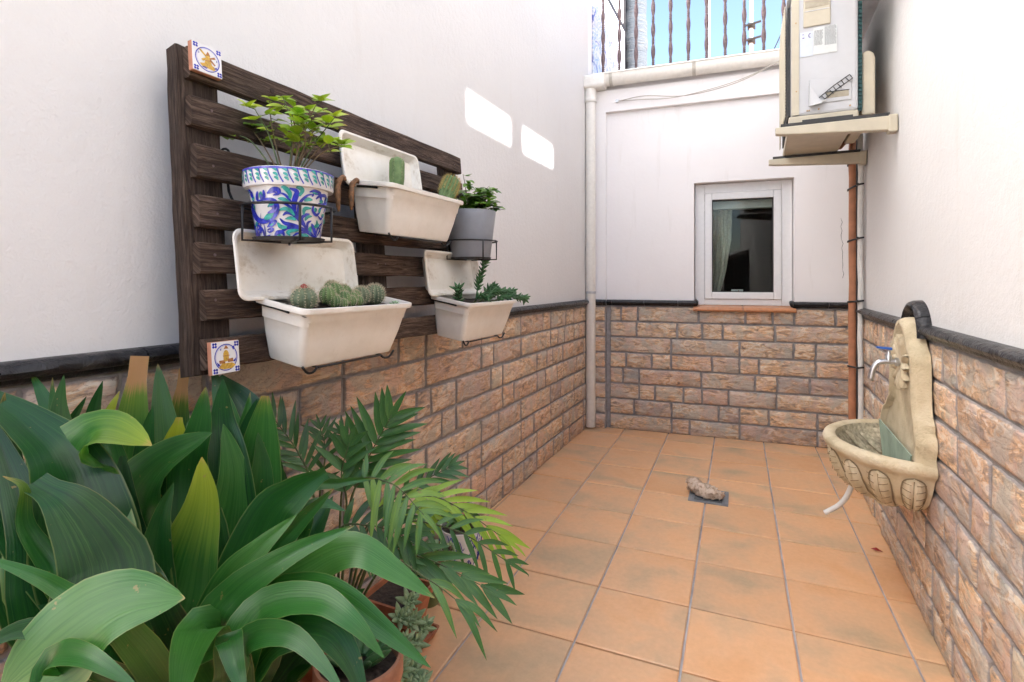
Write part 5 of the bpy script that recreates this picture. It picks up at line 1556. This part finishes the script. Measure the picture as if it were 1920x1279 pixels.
ROSE = [
  ((-1.032,0.920,1.462),(-1.056,0.900,1.525),(-1.081,0.881,1.586)),
  ((-1.028,0.922,1.462),(-1.075,0.927,1.540),(-1.104,0.941,1.627)),
  ((-1.022,0.925,1.462),(-0.988,0.913,1.526),(-0.973,0.892,1.562)),
  ((-1.022,0.925,1.462),(-1.019,0.934,1.548),(-1.046,0.930,1.628)),
  ((-1.016,0.927,1.462),(-0.974,0.920,1.520),(-0.924,0.915,1.583)),
  ((-1.016,0.927,1.462),(-1.001,0.962,1.521),(-0.990,0.995,1.567)),
  ((-1.013,0.929,1.462),(-0.959,0.946,1.506),(-0.916,0.957,1.557)),
  ((-1.013,0.929,1.462),(-0.981,0.971,1.495),(-0.969,1.005,1.531)),
  ((-1.016,0.927,1.462),(-0.968,0.922,1.489),(-0.946,0.905,1.532)),
  ((-1.036,0.918,1.462),(-1.109,0.892,1.516),(-1.177,0.869,1.535)),
  ((-1.011,0.930,1.462),(-0.934,0.938,1.476),(-0.871,0.940,1.492)),
  ((-1.030,0.921,1.462),(-1.095,0.918,1.508),(-1.146,0.922,1.560)),
  ((-1.020,0.926,1.462),(-0.993,0.930,1.487),(-1.010,0.914,1.514)),
  ((-1.016,0.927,1.464),(-0.989,0.968,1.540),(-1.024,0.979,1.607)),
]

# ------------------------------------------------------------------ leaves
EYE = Vector((.2, -.35, 1.9))          # leaves turn their faces to the open yard and the sky
def ribbon(name, pts, hw, roll, fold, m, parent, nv=16, nu=6, prof=None, cut=0.0, wav=.0, tone=.5, tip=0.0, seed=0, face=None, thick=0):
    P = smooth_path(pts, nv)
    vs = []; uvs = []
    rr = random.Random(seed)
    ph = rr.uniform(0, 6); tw_ = rr.uniform(-16, 16)
    # arc length parameter
    d = [0]
    for i in range(nv): d.append(d[-1] + (P[i + 1] - P[i]).length)
    for i, p in enumerate(P):
        t = d[i] / d[-1]
        T = (P[min(i + 1, nv)] - P[max(i - 1, 0)]).normalized()
        N = ((face if face is not None else EYE) - p).normalized()
        S = T.cross(N)
        if S.length < .05: S = T.orthogonal()
        S.normalize()
        S = Quaternion(T, R(roll * (.4 + .6 * t) + tw_ * math.sin(t * 2.6 + ph))) @ S
        Nn = S.cross(T).normalized()
        w = hw * prof(t, cut)
        for j in range(nu + 1):
            u = -1 + 2 * j / nu
            lift = fold * abs(u) * w - .10 * (u * u) * w * fold
            wv = wav * w * math.sin(t * 17 + ph + (1.3 if u > 0 else 0)) * abs(u) ** 2
            we = w * (1 + .05 * mnoise.noise(Vector((t * 16 + ph * 7, 3 if u > 0 else 9, seed)))) if nu > 2 else w
            vs.append(p + S * (u * we) + Nn * (lift + wv))
            uvs.append((j / nu, t))
    k = nu + 1
    fs = [(i * k + j, i * k + j + 1, (i + 1) * k + j + 1, (i + 1) * k + j) for i in range(nv) for j in range(nu)]
    me = bpy.data.meshes.new(name); me.from_pydata([tuple(q) for q in vs], [], fs); me.update()
    l = me.uv_layers.new(name='UVMap')
    for lp_ in me.loops:
        l.data[lp_.index].uv = uvs[lp_.vertex_index]
    o = place(name, me, m, parent, smooth=True)
    o['tone'] = float(tone); o['tip'] = float(tip)
    o['dry'] = .6 if cut >= .3 else (.22 if tip >= .1 else .1)
    return o
def prof_asp(t, cut):
    s = (t - .27) / .73
    if s <= 0:
        return .075
    p = min(1, (s / .36) ** .6) * min(1, (1 - s) / .52) ** (.72 if cut == 0 else .6)
    if cut: p = max(p, cut * min(1, s * 3))
    return max(.075, min(1, p)) if s < .9 or cut else max(.012, min(1, p))
def prof_lance(t, cut):
    return max(.03, (math.sin(math.pi * min(1, .06 + t * .94) ** .75)) ** .85)

def terracotta_pot(name, c, r, h, label, m='terracotta', cat='pot', group=None):
    t = thing(name, c, label, cat, group)
    q = MB(); rb = r * .74
    q.lathe([(0, 0), (rb, 0), (r * .95, h * .80), (r * 1.05, h * .80), (r * 1.07, h * .83), (r * 1.07, h * .98), (r * 1.04, h), (r * .96, h), (r * .93, h * .86)], c, 36)
    q.build('body', m, t, angle=35)
    q = MB(); q.lathe([(0, h * .9), (r * .5, h * .91), (r * .94, h * .88)], c, 24); q.build('soil', 'soil', t)
    return t
terracotta_pot('plant_pot', Vector((-1.01, .70, .0055)), .185, .27, 'large terracotta pot hidden under the broad leaved plant')
asp = thing('aspidistra', (-1.0, .72, .25), 'large plant with broad dark green strap leaves in the foreground', 'plant')
for i, (pts, hw, roll, tone, tip, fold, cut) in enumerate(ASPIDISTRA):
    ribbon('leaf', pts, hw * 1.1, roll, fold, 'aspidistra_leaf', asp, 22, 8, prof_asp, cut, .13, tone, max(tip, .05), i)
ra = random.Random(9)
for i in range(16):      # inner leaves that close the clump
    a = ra.uniform(0, 6.28); l = ra.uniform(.3, .55)
    b0 = Vector((-1.0 + .06 * math.cos(a), .74 + .06 * math.sin(a), .25))
    e = b0 + Vector((math.cos(a) * l * .45 + .06, math.sin(a) * l * .5, l * .75))
    if e.x < -1.2: e.x = -1.2
    if e.x < -1.06 and e.z > .9: e.z = .88
    ribbon('leaf', [b0, b0.lerp(e, .45) + Vector((0, 0, .06)), e], .046, ra.uniform(-30, 30), .2, 'aspidistra_leaf', asp, 14, 6, prof_asp, 0, .05, ra.uniform(.12, .3), 0, 100 + i)

# ---- palm
terracotta_pot('plant_pot', Vector((-1.085, 1.13, .0055)), .095, .19, 'terracotta pot hidden below the feathery palm')
pm = thing('parlour_palm', (-1.08, 1.16, .18), 'feathery green palm with drooping fronds beside the stone wall', 'plant')
rpz = random.Random(33)
for fi, (pts, ll, lw, tone, droop, n, spread) in enumerate(FRONDS):
    P = smooth_path(pts, 24)
    q = MB(); q.tube(P, [.0042 - .0032 * i / 24 for i in range(25)], 6)
    fr = q.build('frond', 'stem_green', pm, smooth=True)
    start = .46 if n > 3 else .7
    for k in range(n):
        s = start + (.97 - start) * k / max(1, n - 1)
        i = int(s * 24); i = min(i, 23)
        c = P[i].lerp(P[i + 1], s * 24 - i) if i < 24 else P[24]
        T = (P[min(i + 1, 24)] - P[max(i - 1, 0)]).normalized()
        N = (EYE - c).normalized()
        S = T.cross(N).normalized()
        env = math.sin(math.pi * (.22 + .62 * (k + .5) / n)) ** .7
        for sd in (-1, 1):
            sa = R(spread * (1.0 - .35 * k / n) + rpz.uniform(-6, 6))
            D = (T * math.cos(sa) + S * sd * math.sin(sa)).normalized()
            L = ll * env * rpz.uniform(.88, 1.1)
            dz = Vector((0, 0, -1))
            p1 = c + D * L * .5 + dz * (droop * L * .12)
            p2 = c + D * L + dz * (droop * L * .62)
            wallx = -1.245
            for p in (p1, p2):
                if p.x < wallx: p.x = wallx
            tn = max(0, min(1, tone + rpz.uniform(-.09, .09)))
            ribbon('leaflet', [c, p1, p2], lw * (.75 + .35 * env), rpz.uniform(-22, 22), .3, 'palm_leaf', fr, 8, 2, prof_lance, 0, 0, tn, rpz.choice((0, 0, .12, .2)), fi * 50 + k)
    ribbon('leaflet', [P[23], P[24] + (P[24] - P[22]) * .9, P[24] + (P[24] - P[22]).normalized() * ll * .55 + Vector((0, 0, -droop * ll * .25))], lw * .8, 0, .3, 'palm_leaf', fr, 8, 2, prof_lance, 0, 0, tone, .1, fi)

# ---- small leaf shared by the roses
def small_leaf(name, w=.36, fold=.25, nv=6, fat=0.0):
    vs = []; uvs = []
    for i in range(nv + 1):
        t = i / nv
        ww = w * math.sin(math.pi * min(1, .05 + .95 * t) ** .8) ** .8 if t < 1 else .01
        for u in (-1, 0, 1):
            vs.append((u * ww, t, fold * abs(u) * ww - .12 * t * t)); uvs.append(((u + 1) / 2, t))
    me = bpy.data.meshes.new(name)
    me.from_pydata(vs, [], [(i * 3 + j, i * 3 + j + 1, (i + 1) * 3 + j + 1, (i + 1) * 3 + j) for i in range(nv) for j in range(2)]); me.update()
    l = me.uv_layers.new(name='UVMap')
    for lp_ in me.loops: l.data[lp_.index].uv = uvs[lp_.vertex_index]
    me.shade_smooth()
    return me
def fat_leaf(name, w=.28, th=.16, n=7, k=8, pw=.7):
    vs = []; uvs = []
    for i in range(n + 1):
        t = i / n
        r = math.sin(math.pi * min(1, .04 + .96 * t) ** pw) ** .7 if t < 1 else .02
        for j in range(k):
            a = 2 * math.pi * j / k
            vs.append((w * r * math.cos(a), t, th * r * math.sin(a) + .12 * t * t)); uvs.append((j / k, t))
    me = bpy.data.meshes.new(name)
    me.from_pydata(vs, [], [(i * k + j, i * k + (j + 1) % k, (i + 1) * k + (j + 1) % k, (i + 1) * k + j) for i in range(n) for j in range(k)] + [tuple(range(k)), tuple(n * k + j for j in range(k))]); me.update()
    l = me.uv_layers.new(name='UVMap')
    for lp_ in me.loops: l.data[lp_.index].uv = uvs[lp_.vertex_index]
    me.shade_smooth()
    return me
LEAF = small_leaf('leaf', .40)
def put_leaf(me, m, parent, p, d, up, size, tone, tip=0.0, name='leaf'):
    d = Vector(d).normalized(); up = Vector(up)
    s = d.cross(up)
    if s.length < .01: s = d.orthogonal()
    s.normalize(); n = s.cross(d)
    mw = Matrix.Translation(p) @ Matrix(((s.x, d.x, n.x), (s.y, d.y, n.y), (s.z, d.z, n.z))).to_4x4() @ Matrix.Scale(size, 4)
    o = place(name, me, m, parent, mw=mw)
    o['tone'] = float(max(0, min(1, tone))); o['tip'] = float(tip); o['dry'] = 0.0
    return o
rq = random.Random(17)
def rnd_dir(r, zlo=-.4, zhi=.8):
    a = r.uniform(0, 6.283); z = r.uniform(zlo, zhi)
    return Vector((math.cos(a), math.sin(a), z)).normalized()
rose = thing('rose_plant', BP + Vector((0, 0, .15)), 'young rose with lime green leaves in the painted pot', 'plant')
for si, (a, m_, e) in enumerate(ROSE):
    a, m_, e = Vector(a), Vector(m_), Vector(e)
    a.z = BP.z + .137
    P = smooth_path([a, m_, e], 14)
    q = MB(); q.tube(P, [.0022 - .0012 * i / 14 for i in range(15)], 6); q.build('stem', 'stem_brown' if si % 3 else 'stem_green', rose, smooth=True)
    for k in range(4 if si != 9 else 2):
        t = (1.0, .9, .76, .6)[k]
        c = P[int(t * 14)]
        base = rnd_dir(rq, -.1, .5)
        tn = (.82 if si in (0, 1, 3, 4, 6, 10) else .62) + rq.uniform(-.15, .2)
        tp_ = .9 if (si == 6 and k < 2) else (rq.choice((0, 0, 0, .25)))
        pet = c + base * .020
        q = MB(); q.tube([c, pet], .0009, 4); q.build('leaf_stalk', 'stem_green', rose)
        for j in range((5, 3, 2, 2)[k]):
            sd = Quaternion((0, 0, 1), R((0, 75, -75, 150, -150)[j] + rq.uniform(-15, 15))) @ base
            put_leaf(LEAF, 'rose_leaf', rose, pet, sd + Vector((0, 0, rq.uniform(-.2, .2))), Vector((.35, -.5, 1)), rq.uniform(.026, .040), tn, tp_)
bush = thing('rose_bush', GP + Vector((0, 0, .165)), 'bushy dark green rose with reddish tips in the grey pot', 'plant')
for si in range(18):
    a = GP + Vector((rq.uniform(-.03, .03), rq.uniform(-.03, .03), .165))
    an = rq.uniform(0, 6.28)
    tgt = [(-.03, -.01, .335), (.09, .08, .23), (.055, .03, .27), (-.01, .06, .29), (.03, -.03, .25), (.10, .10, .20)]
    e = GP + (Vector(tgt[si]) if si < 6 else Vector((.085 * math.cos(an), .085 * math.sin(an), rq.uniform(.20, .30))))
    P = smooth_path([a, a.lerp(e, .5) + Vector((0, 0, .02)), e], 10)
    q = MB(); q.tube(P, [.0022 - .0012 * i / 10 for i in range(11)], 5); q.build('stem', 'stem_brown', bush, smooth=True)
    for k in range(8):
        c = P[min(10, 2 + k)]
        base = rnd_dir(rq, -.3, .5)
        pet = c + base * .014
        red = k > 6 and si in (0, 1, 3)
        for j in range(3):
            sd = Quaternion((0, 0, 1), R((0, 80, -80)[j] + rq.uniform(-20, 20))) @ base
            if pet.x < -1.15: continue
            put_leaf(LEAF, 'rose_leaf', bush, pet, sd + Vector((0, 0, rq.uniform(-.4, .2))), Vector((.3, -.4, 1)), rq.uniform(.022, .034), .30 + rq.uniform(-.16, .25), .95 if red else 0)

# ------------------------------------------------------------------ cacti
def cactus(name, c, rx, rz, ribs, label, m='cactus_grey', axis=None, spn=3, sp='spine', tall=0, sl=.35, group=None, parent=None):
    """ribbed globe or column, areoles with spines"""
    ax = Vector(axis or (0, 0, 1)).normalized()
    s_ = ax.orthogonal().normalized(); t_ = ax.cross(s_)
    c = Vector(c)
    nk, nj = ribs * 6, 14
    vs = []
    def pt(a, v, f=1.0):
        if tall:
            z = v * rz * 2 - rz
            r = rx * (1 - max(0, (v - .78) / .22) ** 2.2) ** .5 if v > .78 else rx * (.86 + .14 * min(1, v * 3))
        else:
            la = R(-80 + 168 * v); z = rz * math.sin(la); r = rx * math.cos(la)
        r *= (1 + .10 * math.cos(a * ribs)) * f
        return c + ax * z + (s_ * math.cos(a) + t_ * math.sin(a)) * r
    for j in range(nj + 1):
        for k in range(nk):
            vs.append(pt(2 * math.pi * k / nk, j / nj))
    q = MB(); q.add(vs, [(j * nk + k, j * nk + (k + 1) % nk, (j + 1) * nk + (k + 1) % nk, (j + 1) * nk + k) for j in range(nj) for k in range(nk)] + [tuple(nj * nk + k for k in range(nk))])
    if parent is None:
        t = thing(name, c - ax * rz, label, 'cactus', group)
    else:
        t = parent
    bd = q.build('body', m, t, smooth=True)
    q = MB(); rr = random.Random(int(c.y * 999))
    rows = 9 if not tall else 16
    for k in range(ribs):
        a = 2 * math.pi * k / ribs
        for j in range(rows):
            v = .25 + .73 * (j + .5 * (k % 2)) / rows
            p = pt(a, min(v, 1), 1.0)
            out = (p - (c + ax * (p - c).dot(ax) * (.5 if not tall else .9))).normalized()
            for w in range(spn):
                d = (out + Vector((rr.uniform(-1, 1), rr.uniform(-1, 1), rr.uniform(-.6, 1))) * .7).normalized()
                e = p + d * rx * sl * rr.uniform(.6, 1.1)
                sdv = d.orthogonal().normalized() * .0006
                q.add([p - sdv, p + sdv, e, p + d.cross(sdv) * 1.0], [(0, 1, 2), (1, 3, 2), (3, 0, 2)])
    q.build('spines', sp, bd if parent is None else bd)
    return t
cactus('globe_cactus', (-1.01, .962, 1.136), .029, .029, 13, 'single round cactus with dark crown, leftmost in the planter', 'cactus_grey', spn=4, group='cacti in the planters')
q = MB(); q.lathe([(0, .010), (.007, .006), (.012, -.002)], (-1.01, .962, 1.164), 8); q.build('flower_crown', 'petal_red', bpy.data.objects['globe_cactus'])
cc = cactus('clustered_cactus', (-1.02, 1.075, 1.150), .023, .026, 12, 'cluster of small round cactus heads in the middle of the planter', 'cactus_green', spn=4, group='cacti in the planters')
for (dx, dy, dz, r) in ((.01, -.035, -.004, .020), (.0, .035, .0, .021), (.028, .005, -.012, .017), (.024, -.024, -.018, .015), (.02, .044, -.014, .016), (.038, -.008, -.024, .011), (.033, .028, -.020, .013), (.03, .06, -.02, .012), (-.02, .055, .002, .018), (-.02, .01, .014, .018), (.012, .066, -.008, .015)):
    cactus('head', (-1.02 + dx, 1.075 + dy, 1.146 + dz), r, r * 1.15, 11, '', 'cactus_green', spn=3, parent=cc)
cc = cactus('twin_cactus', (-1.015, 1.232, 1.140), .026, .030, 14, 'pair of bristly cacti at the right end of the planter', 'cactus_grey', spn=5, group='cacti in the planters')
cactus('head', (-1.025, 1.183, 1.138), .024, .026, 12, '', 'cactus_grey', spn=5, parent=cc)
cactus('column_cactus', (-1.06, 1.395, 1.530), .0225, .052, 6, 'smooth upright green column cactus in the upper planter', 'cactus_green', axis=(.0, .03, 1), spn=1, tall=1, sl=.16, group='cacti in the planters')
cactus('bristly_cactus', (-1.035, 1.672, 1.520), .0285, .052, 14, 'leaning golden bristled cactus at the right end of the upper planter', 'cactus_green', axis=(.05, .62, 1), spn=6, sp='spine_gold', tall=1, sl=.42, group='cacti in the planters')
FAT = fat_leaf('leaf')
FATP = fat_leaf('leaf', .22, .12, pw=.55)
def rosette(parent, c, size, n, tone, up=(0, 0, 1), me=FAT, open_=.55, m='succulent_leaf', rnd=rq):
    up = Vector(up).normalized(); s = up.orthogonal().normalized(); t = up.cross(s)
    for k in range(n):
        a = k * 2.39996; f = (k + 1) / n
        el = 1.25 - open_ * 2.0 * f + rnd.uniform(-.08, .08)
        d = (s * math.cos(a) + t * math.sin(a)) * math.cos(el) + up * math.sin(el)
        put_leaf(me, m, parent, Vector(c), d, up, size * (.55 + .45 * f) * rnd.uniform(.9, 1.1), tone + rnd.uniform(-.12, .12))
for k, (y, s, x) in enumerate(((1.435, .030, -1.03), (1.462, .022, -1.03), (1.50, .026, -1.04), (1.54, .020, -1.03), (1.57, .022, -1.045))):
    t = thing('small_succulent', (x, y, 1.455), ('pointed green sprout right beside the column cactus', 'tiny sprout second from the column cactus', 'middle one of five sprouts between the upright cacti', 'fourth small sprout from the column cactus', 'small sprout nearest the leaning bristly cactus')[k], 'succulent', 'sprouts in the upper planter')
    rosette(t, (x, y, 1.458), s, 7, .35, me=FATP, open_=.35)
t = thing('lime_sprout', (-.965, 1.262, 1.10), 'small lime green succulent sprout at the planter corner', 'succulent')
rosette(t, (-.965, 1.262, 1.112), .018, 10, .95, me=FAT)
# trailing succulent of the lower right planter
ts = thing('trailing_succulent', (-1.03, 1.87, 1.09), 'trailing jade green succulent spilling over its planter', 'succulent')
TS = [[(-1.03, 1.86, 1.09), (-1.03, 1.885, 1.16), (-1.025, 1.895, 1.20), (-1.02, 1.925, 1.255)], [(-1.02, 1.90, 1.09), (-1.0, 1.99, 1.135), (-.985, 2.10, 1.135)], [(-1.02, 1.95, 1.09), (-.985, 2.06, 1.115), (-.955, 2.17, 1.105)],
      [(-1.03, 1.84, 1.09), (-.99, 1.83, 1.125), (-.965, 1.84, 1.12)], [(-1.04, 1.78, 1.09), (-1.03, 1.735, 1.12), (-1.02, 1.715, 1.15)], [(-1.03, 1.88, 1.09), (-.99, 1.90, 1.13), (-.97, 1.92, 1.14)], [(-1.05, 1.97, 1.09), (-1.05, 2.0, 1.14), (-1.04, 2.03, 1.155)]]
TS = [[(x + .022, y - .04, z) for x, y, z in P] for P in TS]
for P in TS:
    L = sum((Vector(b_) - Vector(a_)).length for a_, b_ in zip(P, P[1:]))
    pp_ = smooth_path(P, 20)
    q = MB(); q.tube(pp_, .0035, 6); q.build('stem', 'stem_green', ts, smooth=True)
    n = int(L / .0046)
    for k in range(n):
        f = .25 + .75 * k / n
        i = min(19, int(f * 20)); c = pp_[i]; T = (pp_[i + 1] - pp_[i]).normalized()
        s = T.orthogonal().normalized(); b_ = T.cross(s); a = k * 2.4
        d = (s * math.cos(a) + b_ * math.sin(a)) + T * .65
        put_leaf(FATP, 'succulent_leaf', ts, c, d, T, rq.uniform(.023, .031), .34 + rq.uniform(-.16, .2))
    rosette(ts, pp_[20], .034, 10, .42, (pp_[20] - pp_[18]), FATP, .5)

# ------------------------------------------------------------------ pots and succulents on the floor
Z0 = .0055
rtp = terracotta_pot('plant_pot', Vector((-.872, 1.0, Z0)), .098, .275, 'round terracotta pot at the bottom edge below the drooping leaves', 'terracotta_pale')
ms_ = thing('finger_succulent', (-.872, 1.0, .25), 'small succulent with narrow finger leaves in the round terracotta pot', 'succulent')
for k in range(9):
    a = k * 2.4
    put_leaf(FATP, 'succulent_leaf', ms_, Vector((-.88 + .02 * math.cos(a), 1.01 + .02 * math.sin(a), .26)), (math.cos(a), math.sin(a), .55), (0, 0, 1), rq.uniform(.07, .1), .35)
sq = thing('square_planter', (-1.06, 1.40, Z0), 'square terracotta planter on a saucer between the floor pots', 'planter')
def sqloop(s, z): return [(-1.06 + x, 1.40 + y, Z0 + z) for x, y in rrect(s, s, .012, 3)]
q = MB(); loops(q, [sqloop(.115, .018), sqloop(.16, .15), sqloop(.172, .152), sqloop(.174, .176), sqloop(.158, .177), sqloop(.154, .155)]); q.build('body', 'terracotta', sq, angle=40)
q = MB(); loops(q, [sqloop(.17, 0), sqloop(.20, .03), sqloop(.188, .03), sqloop(.165, .008)], True, True); q.build('saucer', 'terracotta', sq, angle=40)
q = MB(); loops(q, [sqloop(.156, .160)], False, True); q.build('soil', 'soil', sq)
sq2 = thing('trough_planter', (-.985, 1.215, Z0), 'low terracotta trough behind the pale rosettes', 'planter')
def trl(a, z): return [(-.985 + x, 1.215 + y, Z0 + z) for x, y in rrect(.10 + a, .15 + a, .012, 3)]
q = MB(); loops(q, [trl(-.03, 0), trl(0, .12), trl(.012, .122), trl(.014, .145), trl(-.004, .145), trl(-.01, .12)]); q.build('body', 'terracotta', sq2, angle=40)
q = MB(); loops(q, [trl(-.006, .13)], False, True); q.build('soil', 'soil', sq2)
def glazed(c, r, h, m, label, name='small_pot'):
    t = thing(name, c, label, 'pot')
    q = MB(); q.lathe([(0, 0), (r * .72, 0), (r * .95, h * .45), (r, h * .8), (r * .97, h), (r * .9, h), (r * .88, h * .88)], c, 28); q.build('body', m, t, angle=40)
    q = MB(); q.lathe([(0, h * .9), (r * .9, h * .9)], c, 20); q.build('soil', 'soil', t)
    return t
glazed(Vector((-1.105, 1.635, Z0)), .062, .10, 'green_glaze', 'small olive green glazed pot on the floor tiles')
glazed(Vector((-1.15, 1.765, Z0)), .062, .125, 'brown_glaze', 'small brown glazed pot behind the green one')
cbp = glazed(Vector((-1.125, 1.905, Z0)), .088, .16, 'glaze_white', 'blue and white ceramic pot farthest along the wall', 'ceramic_pot')
q = MB(); cb = Vector((-1.125, 1.905, Z0)); rc = random.Random(4)
for k in range(90):
    a = rc.uniform(0, 6.28); h = rc.uniform(.02, .14); n = 8; pts = []
    for i in range(n + 1):
        hh = h + .018 * math.sin(i / n * 4 + k); aa = a + .22 * i / n
        f = hh / .16; r = .088 * ((.72 + .23 * f / .45) if f < .45 else (.95 + .05 * min(1, (f - .45) / .35))) + .0012
        pts.append((cb.x + r * math.cos(aa), cb.y + r * math.sin(aa), cb.z + hh))
    q.tube(pts, .0016, 4, False)
q.build('blue_brushwork', 'paint_blue', cbp)
# succulents in them
gs = thing('pale_rosettes', (-.97, 1.22, .10), 'pale green rosette succulents tumbling beside the terracotta trough', 'succulent')
for (x, y, z, s) in ((-.905, 1.205, .10, .058), (-.895, 1.245, .07, .054), (-.93, 1.25, .135, .052), (-.88, 1.20, .055, .05), (-.905, 1.165, .065, .05), (-.86, 1.235, .05, .046)):
    q = MB(); q.tube([(-.97, 1.22, .13), (x - .01, y, z - .01), (x, y, z)], .005, 6); q.build('stem', 'stem_green', gs)
    rosette(gs, (x, y, z), s, 18, .82, (.5, -.25, .8), FATP, .5)
gs2 = thing('pale_rosette_clump', (-1.05, 1.42, .16), 'pale green rosettes hanging over the square terracotta planter', 'succulent')
for (x, y, z, s) in ((-.955, 1.325, .15, .055), (-.935, 1.355, .12, .052), (-.975, 1.30, .17, .05), (-.93, 1.31, .10, .05), (-.98, 1.35, .19, .05)):
    rosette(gs2, (x, y, z), s, 18, .84, (.6, -.3, .7), FATP, .5)
kal = thing('round_leaf_succulent', (-1.12, 1.6, .1), 'succulent with rounded grey green leaves over the green pot', 'succulent')
FATR = fat_leaf('leaf', .36, .07, pw=1.25)
for k in range(22):
    a = rq.uniform(0, 6.28); z = rq.uniform(.11, .24)
    c = Vector((-1.11 + rq.uniform(-.035, .05), 1.60 + rq.uniform(-.06, .05), z))
    put_leaf(FATR, 'succulent_leaf', kal, c, (math.cos(a), math.sin(a), rq.uniform(-.3, .5)), (0, 0, 1), rq.uniform(.04, .06), .48 + rq.uniform(-.15, .15))
q = MB()
for k in range(6): q.tube([(-1.11 + rq.uniform(-.02, .02), 1.63, .09), (-1.11 + rq.uniform(-.05, .05), 1.6 + rq.uniform(-.05, .05), .2)], .003, 5)
q.build('stems', 'stem_green', kal)
sed = thing('yellow_stonecrop', (-1.08, 1.69, .13), 'yellow green stonecrop tips between the green and brown pots', 'succulent')
for k in range(9):
    c = (-1.09 + rq.uniform(-.03, .05), 1.70 + rq.uniform(-.06, .06), rq.uniform(.12, .19))
    rosette(sed, c, .019, 14, .93, rnd_dir(rq, .2, .9), FAT, .5)
    q = MB(); q.tube([(-1.12, 1.70, .11), c], .0025, 5); q.build('stem', 'stem_green', sed)
bl = thing('blue_pot_plant', (-1.125, 1.9, .15), 'grey green soft leaved plant in the blue and white pot', 'plant')
for k in range(16):
    a = rq.uniform(0, 6.28)
    c = Vector((-1.125, 1.905, .15))
    e = c + Vector((math.cos(a) * .10, math.sin(a) * .10, rq.uniform(.0, .10)))
    if e.x < -1.235: e.x = -1.235
    ribbon('leaf', [c, c.lerp(e, .5) + Vector((0, 0, .04)), e], .017, rq.uniform(-20, 20), .25, 'palm_leaf', bl, 8, 2, prof_lance, 0, 0, rq.uniform(.4, .65), 0, k)
q = MB(); rcx = Vector((-1.09, 1.86, .235))
q.lathe([(0, .008), (.012, .004), (.010, -.006), (0, -.008)], rcx, 8); q.tube([(-1.12, 1.9, .15), tuple(rcx)], .0018, 5); q.build('red_bloom', 'petal_red', bl)
b = MB(); b.obox((-1.055, .86, .262), (.10, .05, .0), (-.03, .06, .012), (0, 0, .022))
tag(b.build('brick_shard', 'terracotta_pale', bevel=.004), 'broken piece of brick lying on the soil of the large pot', 'brick')
